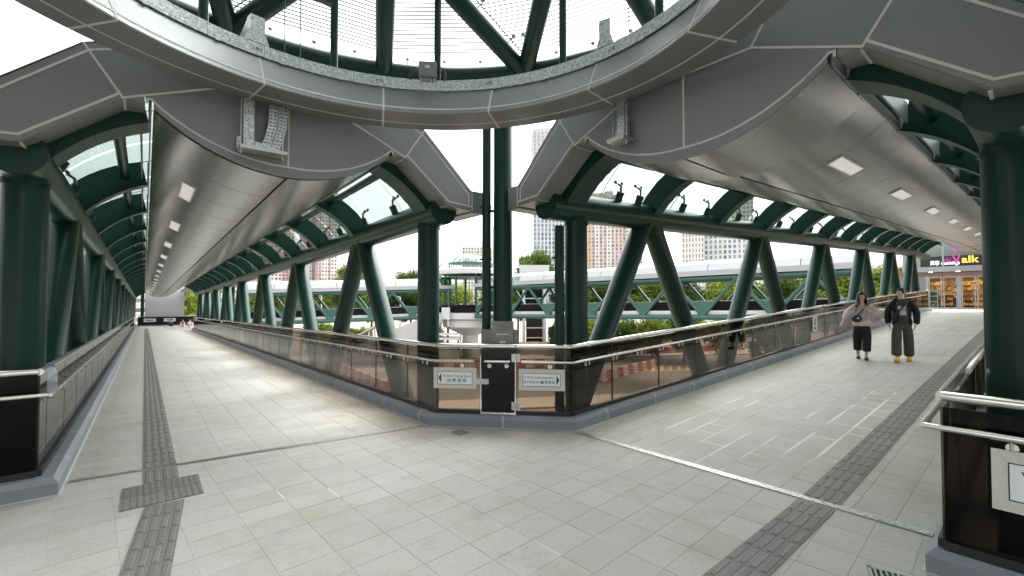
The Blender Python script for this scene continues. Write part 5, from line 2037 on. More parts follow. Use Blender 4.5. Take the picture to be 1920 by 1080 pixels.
m.tube([(-0.10, -0.15, 1.07), (0.0, -0.165, 1.20), (0.09, -0.11, 1.34), (0.10, 0.02, 1.40)], 0.013, 6)
m.build("bag_strap", 'black', wom, True)
m = MB()
for i in range(5):
    m.tube([(0.24, 0.03 + 0.01 * i, 1.03), (0.27 + 0.006 * i, 0.02, 0.93), (0.265 - 0.01 * i, 0.01, 0.86 - 0.01 * i)], 0.008, 5)
m.build("tassel", 'creamcloth', wom, True)
wom.location = P_W
wom.rotation_euler = (0, 0, radians(-34))
wom.scale = (1.03, 1.03, 1.03)

# --- man
P_M = Vector((9.456, 11.036, RC.dz(14.35)))
man = thing("person", "man in a black open hoodie, grey printed shirt, wide olive trousers and yellow shoes", "person", (0, 0, 0), "two people walking towards the camera")
ORG[man.name] = Vector((0, 0, 0))
J, E = {}, []
J['pelvis'] = (0, 0, 0.94, (0.10, 0.08))
J['waist'] = (0, 0, 1.09, (0.09, 0.07))
J['chest'] = (0, 0.0, 1.30, (0.11, 0.08))
J['neck0'] = (0, -0.01, 1.44, 0.06)
J['neck1'] = (-0.005, -0.015, 1.505, 0.052)
J['jaw'] = (-0.02, -0.025, 1.55, 0.064)
J['head'] = (-0.012, -0.015, 1.615, 0.088)
J['crown'] = (-0.006, 0, 1.668, 0.070)
E += [('pelvis', 'waist'), ('waist', 'chest'), ('chest', 'neck0'), ('neck0', 'neck1'), ('neck1', 'jaw'), ('jaw', 'head'), ('head', 'crown')]
for q, pre in ((-1, 'l'), (1, 'r')):
    chain(J, E, 'chest', [(q * 0.16, 0, 1.37, 0.038), (q * 0.25, 0.02, 1.13, 0.045), (q * 0.24, -0.06, 0.90, 0.033)], 'a' + pre)
    wy = -0.075
    J[pre + 'wrist'] = (q * 0.235, wy, 0.87, 0.028)
    E.append(('a' + pre + '2', pre + 'wrist'))
    hand(J, E, None or (q * 0.235, wy, 0.87), (q * 0.225, wy - 0.012, 0.825), (-q * 0.15, -0.05, -1), (-q * 0.2, -1, 0.1), pre, curl=Vector((-q * 0.022, 0, 0.006)))
    y1 = -0.17 if q < 0 else 0.14
    chain(J, E, 'pelvis', [(q * 0.09, 0, 0.87, 0.09), (q * 0.10, y1 * 0.5 - 0.02, 0.50, 0.06), (q * 0.10, y1, 0.11, 0.04), (q * 0.10, y1, 0.06, 0.036), (q * 0.11, y1 - 0.12, 0.04, 0.03)], 'lg' + pre)
skin("body", J, E, 'skin', man, 1)
head_parts(man, (-0.012, -0.017, 1.612), radians(-48), False)
J, E = {}, []
J['c'] = (0, 0.02, 1.16, (0.20, 0.125))
J['h'] = (0, 0.02, 0.98, (0.205, 0.13))
J['h2'] = (0, 0.02, 0.87, (0.205, 0.13))
J['h3'] = (0, 0.02, 0.82, (0.19, 0.12))
E.append(('h3', 'h2'))
J['s'] = (0, 0.02, 1.35, (0.20, 0.125))
J['n'] = (0, 0.025, 1.475, (0.125, 0.09))
E += [('h2', 'h'), ('h', 'c'), ('c', 's'), ('s', 'n')]
for q, pre in ((-1, 'l'), (1, 'r')):
    chain(J, E, 's', [(q * 0.17, 0.015, 1.40, 0.09), (q * 0.235, 0.02, 1.25, 0.074), (q * 0.262, 0.015, 1.10, 0.072), (q * 0.258, -0.035, 0.95, 0.068), (q * 0.248, -0.06, 0.87, 0.055)], pre)
skin("hoodie", J, E, 'blackcloth', man, 2, root_key='c')
J = {'z': (0, -0.02, 1.475, (0.07, 0.065)), 'a': (0, -0.035, 1.40, (0.095, 0.09)), 'b': (0, -0.05, 1.26, (0.12, 0.082)), 'c': (0, -0.055, 1.08, (0.125, 0.086)), 'd': (0, -0.05, 0.95, (0.12, 0.09)), 'e': (0, -0.045, 0.87, (0.12, 0.095))}
skin("shirt", J, [('z', 'a'), ('a', 'b'), ('b', 'c'), ('c', 'd'), ('d', 'e')], 'tee', man, 2)
J, E = {'p': (0, 0, 0.91, (0.165, 0.12)), 'pt': (0, 0, 1.03, (0.15, 0.11))}, [('p', 'pt')]
for q, y1 in ((-1, -0.15), (1, 0.12)):
    chain(J, E, 'p', [(q * 0.095, 0, 0.80, 0.115), (q * 0.108, y1 * 0.5 - 0.015, 0.50, 0.105), (q * 0.112, y1, 0.20, 0.108), (q * 0.112, y1, 0.125 if q < 0 else 0.10, 0.108)], 'l' if q < 0 else 'r')
skin("trousers", J, E, 'olive', man, 2)
for q, y1 in ((-1, -0.17), (1, 0.14)):
    m = MB()
    m.ball((q * 0.11, y1 - 0.055, 0.055), 0.06, 12, 8, (0.95, 2.35, 1.15))
    for i in range(len(m.v)):
        m.v[i].z = max(0.025, m.v[i].z)
    sh = m.build("shoe", 'yellow', man, True)
    m = MB()
    m.lathe([(0.058, 0.0), (0.062, 0.028)], (0, 0, 0), 14)
    m.v = [Vector((q * 0.11 + p.x * 0.98, y1 - 0.055 + p.y * 2.35, p.z)) for p in m.v]
    m.build("sole", 'orange', sh, True)
m = MB()
for (x0, x1, z0, z1) in ((-0.075, -0.015, 1.235, 1.30), (0.0, 0.07, 1.235, 1.30), (-0.06, 0.07, 1.20, 1.225), (-0.04, 0.075, 1.09, 1.19)):
    m.prism([(x0, z0), (x1, z0), (x1, z1), (x0, z1)], lambda a, b, d: Vector((a, -0.134 + 1.2 * a * a - d, b)), 0, 0.006)
m.build("shirt_print", 'white', man)
m = MB()
m.tube([(0.12, 0.02, 1.47), (0.07, -0.13, 1.34), (-0.04, -0.175, 1.20), (-0.14, -0.15, 1.06), (-0.17, -0.09, 0.98)], 0.018, 6)
m.build("bag_strap", 'black', man, True)
m = MB()
m.ball((-0.15, -0.10, 1.05), 0.10, 12, 8, (0.55, 0.6, 1.3))
m.build("shoulder_bag", 'black', man, True)
m = MB()
m.tube([(-0.12, -0.02, 1.46), (-0.10, 0.09, 1.44), (0, 0.135, 1.42), (0.10, 0.09, 1.44), (0.12, -0.02, 1.46)], [0.03, 0.05, 0.06, 0.05, 0.03], 8)
m.build("hood", 'blackcloth', man, True)
man.location = P_M
man.rotation_euler = (0, 0, radians(-40))
man.scale = (1.03, 1.03, 1.03)

# --- people sitting on the floor at the far end of the left walkway, and one in the shop


def sitter(pos, rz, top, legs, label, hairlong=False, group="people sitting at the far end of the left walkway"):
    r = thing("person", label, "person", (0, 0, 0), group)
    ORG[r.name] = Vector((0, 0, 0))
    J, E = {}, []
    J['pelvis'] = (0, 0.1, 0.14, 0.13)
    J['chest'] = (0, 0.06, 0.46, (0.15, 0.11))
    J['neck'] = (0, 0.03, 0.62, 0.055)
    J['head'] = (0, 0.0, 0.74, 0.09)
    J['crown'] = (0, 0.0, 0.80, 0.07)
    E += [('pelvis', 'chest'), ('chest', 'neck'), ('neck', 'head'), ('head', 'crown')]
    for q, n in ((-1, 'l'), (1, 'r')):
        chain(J, E, 'chest', [(q * 0.19, 0.03, 0.52, 0.055), (q * 0.24, -0.12, 0.36, 0.045), (q * 0.10, -0.30, 0.40, 0.03), (q * 0.07, -0.36, 0.38, 0.025)], 'a' + n)
        chain(J, E, 'pelvis', [(q * 0.11, -0.02, 0.17, 0.09), (q * 0.15, -0.36, 0.42, 0.06), (q * 0.14, -0.55, 0.10, 0.045), (q * 0.14, -0.66, 0.05, 0.035)], 'g' + n)
    skin("body", J, E, 'skin', r, 1)
    J = {'a': (0, 0.1, 0.20, 0.16), 'b': (0, 0.06, 0.46, (0.18, 0.13)), 'c': (0, 0.04, 0.58, 0.09)}
    E = [('a', 'b'), ('b', 'c')]
    for q, n in ((-1, 'l'), (1, 'r')):
        chain(J, E, 'b', [(q * 0.19, 0.03, 0.52, 0.075), (q * 0.24, -0.12, 0.36, 0.065), (q * 0.13, -0.26, 0.39, 0.05)], n)
    skin("jacket", J, E, top, r, 1)
    J, E = {'p': (0, 0.08, 0.14, 0.16)}, []
    for q, n in ((-1, 'l'), (1, 'r')):
        chain(J, E, 'p', [(q * 0.11, -0.02, 0.17, 0.11), (q * 0.15, -0.36, 0.42, 0.085), (q * 0.14, -0.54, 0.13, 0.06)], n)
    skin("trousers", J, E, legs, r, 1)
    for q in (-1, 1):
        m = MB()
        m.ball((q * 0.14, -0.63, 0.05), 0.055, 10, 6, (0.9, 2.0, 0.9))
        m.build("shoe", 'paleclo', r, True)
    m = MB()
    m.ball((0, 0.03, 0.785), 0.105, 12, 8, (0.95, 1.0, 1.0))
    if hairlong:
        m.ball((0, 0.08, 0.66), 0.09, 10, 7, (1.0, 0.7, 1.6))
    m.build("hair", 'hair', r, True)
    r.location = pos
    r.rotation_euler = (0, 0, rz)
    return r


f_rz = LC.phi + radians(-25)
sitter(LC.P(1.05, 66.3), f_rz + radians(-40), 'browncl', 'blackcloth', "distant person in a brown top and black trousers sitting before the dark far balustrade")
sitter(LC.P(1.95, 62.5), f_rz + radians(20), 'redcloth', 'paleclo', "distant person in a red top and white trousers sitting on the far walkway floor")
sitter(LC.P(2.55, 61.3), f_rz + radians(35), 'pinkcloth', 'paleclo', "distant person in a pink top sitting right of the red topped one", True)
sitter(LC.P(3.0, 58.5), f_rz + radians(60), 'blackcloth', 'blackcloth', "distant person all in black sitting nearest along the far kerb")
shopper = thing("person", "shopper in a red top standing behind the glass shop doors", "person", (0, 0, 0))
ORG[shopper.name] = Vector((0, 0, 0))
J, E = {}, []
J['p'] = (0, 0, 0.9, 0.13)
J['c'] = (0, 0, 1.25, (0.16, 0.11))
J['n'] = (0, 0, 1.42, 0.055)
J['h'] = (0, 0, 1.55, 0.09)
E += [('p', 'c'), ('c', 'n'), ('n', 'h')]
for q, n in ((-1, 'l'), (1, 'r')):
    chain(J, E, 'c', [(q * 0.18, 0, 1.34, 0.06), (q * 0.25, 0, 1.1, 0.045), (q * 0.15, -0.2, 1.0, 0.03)], 'a' + n)
    chain(J, E, 'p', [(q * 0.09, 0, 0.8, 0.09), (q * 0.1, 0, 0.48, 0.06), (q * 0.1, 0, 0.06, 0.04), (q * 0.1, -0.12, 0.04, 0.035)], 'g' + n)
skin("body", J, E, 'skin', shopper, 1)
J = {'p': (0, 0, 0.92, 0.17), 'c': (0, 0, 1.25, (0.2, 0.15)), 'n': (0, 0, 1.38, 0.09), 'l': (-0.24, 0, 1.15, 0.07), 'r': (0.24, 0, 1.15, 0.07)}
skin("jacket", J, [('p', 'c'), ('c', 'n'), ('c', 'l'), ('c', 'r')], 'redcloth', shopper, 1)
J, E = {'p': (0, 0, 0.86, 0.15)}, []
for q, n in ((-1, 'l'), (1, 'r')):
    chain(J, E, 'p', [(q * 0.1, 0, 0.75, 0.11), (q * 0.1, 0, 0.48, 0.085), (q * 0.1, 0, 0.1, 0.07)], n)
skin("trousers", J, E, 'blackcloth', shopper, 1)
m = MB()
m.ball((0, 0.02, 1.59), 0.10, 12, 8)
m.build("hair", 'hair', shopper, True)
shopper.location = RC.P(-1.75, 46.0)
shopper.rotation_euler = (0, 0, RC.phi + 0.4)
# ------------------------------------------------------------------ ground, road, barriers
gr = MB()
gr.add([(-3000, -600, ROAD_Z), (3000, -600, ROAD_Z), (3000, 4000, ROAD_Z), (-3000, 4000, ROAD_Z)], [(0, 1, 2, 3)])
tag(gr.build("ground", 'earth'), "sandy ground beside the road under the footbridges", "ground", kind='structure')
road = MB()
RD = Vector((0.985, 0.17, 0)).normalized()      # road direction, crossing the view behind the gate
RN = Vector((-RD.y, RD.x, 0))


def rpt(a, b, z=0.0):
    return Vector((0, 52, ROAD_Z + z)) + RD * a + RN * b


road.add([rpt(-160, -13.5, 0.02), rpt(160, -13.5, 0.02), rpt(160, 11, 0.02), rpt(-160, 11, 0.02)], [(0, 1, 2, 3)])
tag(road.build("road", 'asphalt'), "grey road seen through the bronze glass", "road", kind='structure')
r2 = MB()
r2.add([(-70, 5, ROAD_Z + 0.012), (-22, 5, ROAD_Z + 0.012), (-16, 42, ROAD_Z + 0.012), (-60, 42, ROAD_Z + 0.012)], [(0, 1, 2, 3)])
r2.add([(14, 5, ROAD_Z + 0.012), (60, 5, ROAD_Z + 0.012), (60, 44, ROAD_Z + 0.012), (16, 44, ROAD_Z + 0.012)], [(0, 1, 2, 3)])
tag(r2.build("road", 'asphalt'), "grey side roads running under the walkways", "road", kind='structure')
pv = MB()
for b0, b1 in ((11.0, 16.0), (-17.0, -13.5)):
    V = [rpt(-160, b0, z) for z in (0, 0.14)] + [rpt(160, b0, z) for z in (0, 0.14)] + [rpt(160, b1, z) for z in (0, 0.14)] + [rpt(-160, b1, z) for z in (0, 0.14)]
    pv.add(V, [(0, 2, 3, 1), (2, 4, 5, 3), (4, 6, 7, 5), (6, 0, 1, 7), (1, 3, 5, 7)])
tag(pv.build("pavement", 'pave'), "pavements on both sides of the road", "pavement", kind='structure')
mk = MB()
my = MB()


def rline(m, a0, a1, b, w=0.15):
    m.add([rpt(a0, b - w / 2, 0.028), rpt(a1, b - w / 2, 0.028), rpt(a1, b + w / 2, 0.028), rpt(a0, b + w / 2, 0.028)], [(0, 1, 2, 3)])


for i in range(-14, 15):
    rline(mk, i * 6, i * 6 + 2.6, 2.8)
    rline(mk, i * 6 + 1, i * 6 + 3.6, -5.5)
rline(mk, -120, 120, -1.4, 0.18)
for i in range(9):
    a = 12 + i * 1.1
    my.add([rpt(a, -1.2, 0.03), rpt(a + 0.4, -1.2, 0.03), rpt(a + 2.2, 2.0, 0.03), rpt(a + 1.8, 2.0, 0.03)], [(0, 1, 2, 3)])
    a = -24 + i * 1.1
    mk.add([rpt(a, 3.4, 0.03), rpt(a + 0.4, 3.4, 0.03), rpt(a + 2.2, 7.0, 0.03), rpt(a + 1.8, 7.0, 0.03)], [(0, 1, 2, 3)])
rline(mk, 17, 24, 5.4, 0.25)
tag(mk.build("road_marking", 'roadwhite'), "white lane lines painted on the road", "road marking", kind='structure')
tag(my.build("road_marking", 'roadyellow'), "yellow hatching painted on the road", "road marking", kind='structure')

bar_me = MB()
prof = [(-0.22, 0), (0.22, 0), (0.20, 0.18), (0.11, 0.55), (0.08, 1.0), (-0.08, 1.0), (-0.11, 0.55), (-0.20, 0.18)]
bar_me.prism(prof, lambda a, b, d: Vector((d, a, b)), -0.58, 0.58)
BARM = {}
for nm in ('redplastic', 'whiteplastic'):
    BARM[nm] = bar_me.mesh("barrier_body", nm)
slot = MB()
for x in (-0.3, 0.3):
    slot.box((x, -0.13, 0.35), (0.34, 0.10, 0.10))
    slot.box((x, -0.115, 0.66), (0.34, 0.06, 0.09))
SLOT = {'redplastic': slot.mesh("barrier_recess", 'whiteplastic'), 'whiteplastic': slot.mesh("barrier_recess", 'redplastic')}


ORDB = 'first second third fourth fifth sixth seventh eighth ninth'.split()


def barrier_row(A, B, n, where):
    A, B = Vector((*A, ROAD_Z + 0.02)), Vector((*B, ROAD_Z + 0.02))
    d = (B - A)
    for i in range(n):
        red = i % 2 == 0
        nm = 'redplastic' if red else 'whiteplastic'
        c = A + d * ((i + 0.5) / n)
        t = thing("road_barrier", "%s %s plastic barrier in the row %s" % (ORDB[i // 2], "red" if red else "white", where), "barrier", c, "%s barriers %s" % ("red" if red else "white", where))
        t.rotation_euler = (0, 0, atan2(d.y, d.x))
        for m_, nme in ((BARM[nm], "body"),):
            o = bpy.data.objects.new(nme, m_)
            COL.objects.link(o)
            o.parent = t
            o2 = bpy.data.objects.new("recess", SLOT[nm])
            COL.objects.link(o2)
            o2.parent = t


barrier_row((8.2, 45.6), (17.6, 56.4), 12, "slanting away right of the gate")
barrier_row((13.0, 67.0), (33.0, 73.5), 16, "on the far right kerb")
barrier_row((-21.5, 55.0), (-9.4, 38.6), 17, "slanting away left of the gate")
barrier_row((-30.0, 66.5), (-13.0, 66.0), 14, "on the far left kerb")
barrier_row((-9.5, 55.2), (-3.2, 55.4), 5, "behind the left sign")
barrier_row((0.5, 56.2), (7.4, 56.6), 6, "behind the right sign")

hd = thing("site_hoarding", "tan board hoarding of separate panels beside the road, seen through the glass", "hoarding", (-6, 59, ROAD_Z))
for i in range(30):
    m = MB()
    x = -22 + i * 1.5
    if 9 < i < 12:
        continue
    c = Vector((x, 69.2 + x * 0.10, ROAD_Z + 0.95))
    m.box(c, (1.44, 0.06, 1.9 + 0.05 * (i % 3)))
    m.build("board", 'hoarding', hd)
    m = MB()
    m.box(c + Vector((0.75, -0.06, 0)), (0.05, 0.05, 1.95))
    m.build("post", 'black', hd)

# deck edges and concrete piers below the paved floor
pier = thing("bridge_pier", "round concrete pier carrying the paved floor", "pier", (0, 1.5, ROAD_Z))
m = MB()
m.lathe([(0.9, ROAD_Z), (0.9, -1.9), (2.2, -0.9), (2.2, -0.46)], (0, 1.0, 0), 24)
m.build("shaft", 'concrete', pier, True)
for k_, (C, ss) in enumerate(((LC, (25, 50)), (RC, (22, 37)))):
    for j_, s in enumerate(ss):
        p = thing("bridge_pier", "square concrete pier under the %s walkway, %s" % (("left", "right")[k_], ("nearer", "farther")[j_]), "pier", C.P(0, s, 0))
        m = MB()
        c = C.P(0, s, 0)
        m.box((c.x, c.y, (ROAD_Z - 1.0 + C.dz(s)) / 2), (1.1, 1.1, -ROAD_Z - 1.0 + C.dz(s)), (C.r, C.d, Z_))
        m.build("shaft", 'concrete', p)
        m = MB()
        m.box((c.x, c.y, C.dz(s) - 0.75), (5.2, 1.2, 0.5), (C.r, C.d, Z_))
        m.build("crosshead", 'concrete', p)

# ------------------------------------------------------------------ the white roofed footbridge behind
M['bgroof'] = mat("white_roof_sheet", (0.27, 0.29, 0.295), rough=0.5, namt=0.03, nscale=0.5)
M['bgeave'] = mat("eave_sheet", (0.40, 0.41, 0.415), rough=0.5)
M['bgglass'] = glass("pale_roof_glass", (0.62, 0.76, 0.74), ior=1.9, rough=0.15)


def far_bridge(A, B, label, n_bay, glass_ends=()):
    A, B = Vector(A), Vector(B)
    d = (B - A)
    L = sqrt(d.x ** 2 + d.y ** 2)
    u = Vector((d.x / L, d.y / L, 0))
    n = Vector((u.y, -u.x, 0))          # towards the camera
    if n.y > 0:
        n = -n
    root = thing("footbridge", label, "footbridge", (A.x, A.y, A.z))

    def Q(s, t, z):
        f = s / L
        p = A + u * s + n * t
        return Vector((p.x, p.y, A.z + (B.z - A.z) * f + z))

    def bar(name, material, s0, s1, t0, z0, t1, z1, parent=root):
        m = MB()
        V = [Q(s, t, z) for s in (s0, s1) for t, z in ((t0, z0), (t1, z0), (t1, z1), (t0, z1))]
        m.add(V, [(0, 1, 2, 3), (7, 6, 5, 4), (0, 4, 5, 1), (1, 5, 6, 2), (2, 6, 7, 3), (3, 7, 4, 0)])
        return m.build(name, material, parent)
    bar("deck", 'white', 0, L, -2.2, -0.15, 2.2, 0.16)
    for sg in (-1, 1):
        m = MB()
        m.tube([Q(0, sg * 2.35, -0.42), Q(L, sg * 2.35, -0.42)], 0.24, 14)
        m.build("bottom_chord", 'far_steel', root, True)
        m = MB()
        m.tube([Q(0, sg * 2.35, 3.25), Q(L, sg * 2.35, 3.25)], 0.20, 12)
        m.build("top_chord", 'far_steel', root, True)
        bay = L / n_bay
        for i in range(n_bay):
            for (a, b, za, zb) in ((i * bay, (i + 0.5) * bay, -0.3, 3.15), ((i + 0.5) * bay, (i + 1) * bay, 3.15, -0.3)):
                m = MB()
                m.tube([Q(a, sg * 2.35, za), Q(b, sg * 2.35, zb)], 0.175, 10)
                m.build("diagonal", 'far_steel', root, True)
        for i in range(n_bay + 1):
            c = i * bay
            m = MB()
            w = bay * 0.20
            pts = [(c, -0.35), (min(L, c + w), 1.08), (max(0, c - w), 1.08)]
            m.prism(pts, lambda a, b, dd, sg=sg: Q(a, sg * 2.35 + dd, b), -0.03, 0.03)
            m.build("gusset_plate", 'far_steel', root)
        # dark glass balustrade in panels
        k = max(4, int(L / 2.0))
        for i in range(k):
            bar("glass_panel", 'blackgl', L * i / k + 0.03, L * (i + 1) / k - 0.03, sg * 2.08 - 0.015, 0.2, sg * 2.08 + 0.015, 1.08)
        bar("rail", 'stain', 0, L, sg * 2.08 - 0.03, 1.10, sg * 2.08 + 0.03, 1.15)
        bar("eave", 'bgeave', -0.3, L + 0.3, sg * 2.45, 3.50, sg * 2.62, 3.98)
    bar("soffit", 'gap', 0, L, -2.3, 3.46, 2.3, 3.5)
    k = max(3, int(L / 3.6))
    for i in range(k):
        s0, s1 = L * i / k, L * (i + 1) / k - 0.05
        gl = any(a <= (s0 + s1) / 2 <= b for a, b in glass_ends)
        for sg in (-1, 1):
            m = MB()
            prof_ = [(2.60, 3.98), (2.1, 4.62), (1.2, 4.98), (0.0, 5.05)]
            for (ta, za), (tb, zb) in zip(prof_[:-1], prof_[1:]):
                m.add([Q(s0, sg * ta, za), Q(s1, sg * ta, za), Q(s1, sg * tb, zb), Q(s0, sg * tb, zb),
                       Q(s0, sg * ta, za - 0.04), Q(s1, sg * ta, za - 0.04), Q(s1, sg * tb, zb - 0.04), Q(s0, sg * tb, zb - 0.04)],
                      [(0, 1, 2, 3), (7, 6, 5, 4), (0, 4, 5, 1), (1, 5, 6, 2), (2, 6, 7, 3), (3, 7, 4, 0)])
            m.build("roof_panel", 'bgglass' if gl else 'bgroof', root)
    return root


far_bridge((-3.4, 62.8, 0.05), (28.6, 37.6, 0.85), "far white roofed footbridge with green trusses running from the domed pavilion to the right", 7, [(0, 6)])
far_bridge((-9.0, 66.0, -0.1), (-35.0, 60.1, -0.85), "far white roofed footbridge with green trusses running from the domed pavilion to the left", 5, [(0, 5)])

pav = thing("domed_pavilion", "round pavilion with a glass dome over a white rim joining the far footbridges", "pavilion", (-6.0, 66, 0))
PC = Vector((-6.0, 65.5, 0))
m = MB()
m.lathe([(4.3, 5.35), (4.55, 5.45), (4.55, 6.05), (4.3, 6.15), (3.0, 6.25), (3.0, 6.0), (4.2, 5.6)], PC, 36)
m.build("roof_rim", 'white', pav, True)
m = MB()
m.lathe([(4.25, 4.9), (4.25, 5.05), (0.2, 5.3), (0.2, 5.15)], PC, 24)
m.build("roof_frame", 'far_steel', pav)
for k in range(16):
    a0, a1 = 2 * pi * k / 16 + 0.015, 2 * pi * (k + 1) / 16 - 0.015
    m = MB()
    prof_ = [(3.05, 6.25), (3.0, 7.0)]
    m.add([PC + Vector((r_ * cos(a), r_ * sin(a), z)) for a in (a0, a1) for r_, z in prof_], [(0, 2, 3, 1)])
    m.build("drum_pane", 'clear', pav)
    dome = [(3.15, 7.05), (2.8, 7.55), (2.1, 8.0), (1.1, 8.3), (0.1, 8.4)]
    m = MB()
    V = [PC + Vector((r_ * cos(a), r_ * sin(a), z)) for a in (a0, a1) for r_, z in dome]
    n_ = len(dome)
    m.add(V, [(j, n_ + j, n_ + j + 1, j + 1) for j in range(n_ - 1)])
    m.build("dome_pane", 'bgglass', pav, True)
    m = MB()
    a = 2 * pi * k / 16
    m.tube([PC + Vector((r_ * cos(a), r_ * sin(a), z)) for r_, z in [(3.05, 6.2), (3.15, 7.05)] + dome[1:]], 0.05, 6)
    m.build("dome_rib", 'far_steel', pav)
m = MB()
m.lathe([(3.2, 6.98), (3.2, 7.08)], PC, 32)
m.build("dome_band", 'far_steel', pav)
for k in range(8):
    a = 2 * pi * k / 8 + 0.3
    m = MB()
    m.tube([PC + Vector((3.6 * cos(a), 3.6 * sin(a), -0.2)), PC + Vector((3.6 * cos(a), 3.6 * sin(a), 5.4))], 0.16, 10)
    m.build("column", 'far_steel', pav, True)
for dx in (-0.45, 0.5):
    m = MB()
    m.tube([PC + Vector((-2.2 + dx, -3.4, -0.8)), PC + Vector((-2.2 + dx, -3.4, 3.2))], 0.14, 10)
    m.build("column", 'far_steel', pav, True)
m = MB()
m.lathe([(4.2, -0.9), (4.4, -0.75), (4.4, 0.05), (3.9, 0.1)], PC, 32)
m.build("platform", 'white', pav, True)
m = MB()
m.lathe([(1.15, ROAD_Z), (1.15, -3.2), (3.9, -1.9), (3.9, -0.95)], PC + Vector((0, 0, 0)), 28)
m.build("pier", 'white', pav, True)
m = MB()
m.tube([PC + Vector((-2.6, -4.3, 0.8)), PC + Vector((-2.6, -4.3, -1.6)), PC + Vector((-1.2, -1.6, -2.6)), PC + Vector((-1.2, -1.6, ROAD_Z))], 0.10, 8)
m.box(PC + Vector((-2.9, -4.3, 0.0)), (1.1, 0.2, 1.6))
m.build("drain_pipe", 'white', pav)
m = MB()
m.lathe([(4.3, 0.15), (4.3, 1.1), (4.24, 1.1), (4.24, 0.15)], PC, 32)
m.build("glass_parapet", 'blackgl', pav)

lift = thing("lift_tower", "tall white lift tower with open framing behind the far footbridge", "lift tower", (2.2, 70, ROAD_Z))
m = MB()
m.box((1.9, 72, (7.2 + ROAD_Z) / 2), (0.35, 0.35, 7.2 - ROAD_Z))
m.box((5.2, 72, (7.2 + ROAD_Z) / 2), (0.35, 0.35, 7.2 - ROAD_Z))
m.box((1.9, 75, (7.2 + ROAD_Z) / 2), (0.35, 0.35, 7.2 - ROAD_Z))
m.box((5.2, 75, (7.2 + ROAD_Z) / 2), (0.35, 0.35, 7.2 - ROAD_Z))
m.build("frame", 'white', lift)
for i in range(8):
    m = MB()
    m.box((3.55, 72, ROAD_Z + 0.8 + i * 1.55), (3.0, 0.2, 0.14))
    m.build("cross_bar", 'white', lift)
m = MB()
m.box((3.55, 73.6, 6.2), (4.6, 4.4, 2.2))
m.build("machine_room", 'white', lift)
m = MB()
m.box((3.55, 73.8, -0.2), (2.6, 2.4, 11.5))
m.build("shaft_glass", 'blackgl', lift)

# white stair enclosure left of the pavilion
st = thing("stair_enclosure", "white sloping stair enclosure beneath the far left footbridge", "stair", (-15, 58, ROAD_Z))
m = MB()
m.prism([(-21.5, ROAD_Z), (-13.0, ROAD_Z), (-9.5, -1.2), (-9.5, 0.0), (-10.8, 0.0), (-21.5, -4.6)], lambda a, b, d: Vector((a, 60.5 + d, b)), 0, 0.2)
m.prism([(-21.5, ROAD_Z), (-13.0, ROAD_Z), (-9.5, -1.2), (-9.5, 0.0), (-10.8, 0.0), (-21.5, -4.6)], lambda a, b, d: Vector((a, 62.6 + d, b)), 0, 0.2)
m.build("stair_side", 'concrete', st)
m = MB()
m.prism([(-22.4, -4.0), (-22.2, -3.9), (-18.0, -1.6), (-18.2, -1.9)], lambda a, b, d: Vector((a, 58.8 + d, b)), 0, 3.2)
m.build("canopy_sheet", 'white', st)
m = MB()
for x, z in ((-21.6, -3.8), (-18.6, -2.2)):
    m.box((x, 59.2, (z + ROAD_Z) / 2), (0.14, 0.14, z - ROAD_Z))
    m.box((x, 61.8, (z + ROAD_Z) / 2), (0.14, 0.14, z - ROAD_Z))
m.build("canopy_post", 'white', st)
m = MB()
for i in range(14):
    m.box((-20.5 + i * 0.72, 61.6, ROAD_Z + 0.3 + i * 0.40), (0.72, 2.0, 0.4))
tag(m.build("step", 'concrete', st), kind='stuff')
shel = thing("street_kiosk", "flat white roofed kiosk below the far pavilion", "kiosk", (-10.5, 60, ROAD_Z))
m = MB()
m.box((-9.2, 61, -3.3), (4.6, 2.2, 0.3))
m.box((-9.0, 61, -2.75), (3.4, 1.8, 0.2))
m.build("roof", 'white', shel)
m = MB()
for x in (-11.2, -7.2):
    m.box((x, 61, (-3.4 + ROAD_Z) / 2), (0.2, 0.2, 3.1))
m.build("post", 'black', shel)
m = MB()
m.box((-9.2, 61, ROAD_Z + 0.9), (4.4, 1.6, 1.5))
m.build("counter", 'white', shel)

# lamp posts
for i, (x, y, h_, lab) in enumerate(((-17.2, 70, 8.8, "white lamp post standing among trees left of the pavilion"), (-31, 74, 9.0, "white lamp post behind the far left footbridge"),
                                     (8.8, 69, 7.0, "short white pole right of the lift tower"), (45.0, 62.0, 9.6, "white lamp post between the trees right of the far footbridge"),
                                     (-55.5, 92, 9.0, "white lamp post in the trees past the grey screen board"))):
    lp = thing("lamp_post", lab, "lamp post", (x, y, ROAD_Z))
    m = MB()
    m.tube([(x, y, ROAD_Z), (x, y, ROAD_Z + h_)], [0.13, 0.08], 8)
    m.build("pole", 'white', lp, True)
    if i != 2:
        m = MB()
        m.tube([(x, y, ROAD_Z + h_ - 0.05), (x - 0.8, y - 0.4, ROAD_Z + h_ + 0.15)], 0.05, 6)
        m.box((x - 1.1, y - 0.55, ROAD_Z + h_ + 0.17), (0.7, 0.25, 0.12))
        m.build("lamp_head", 'white', lp)

# ------------------------------------------------------------------ trees and shrubs


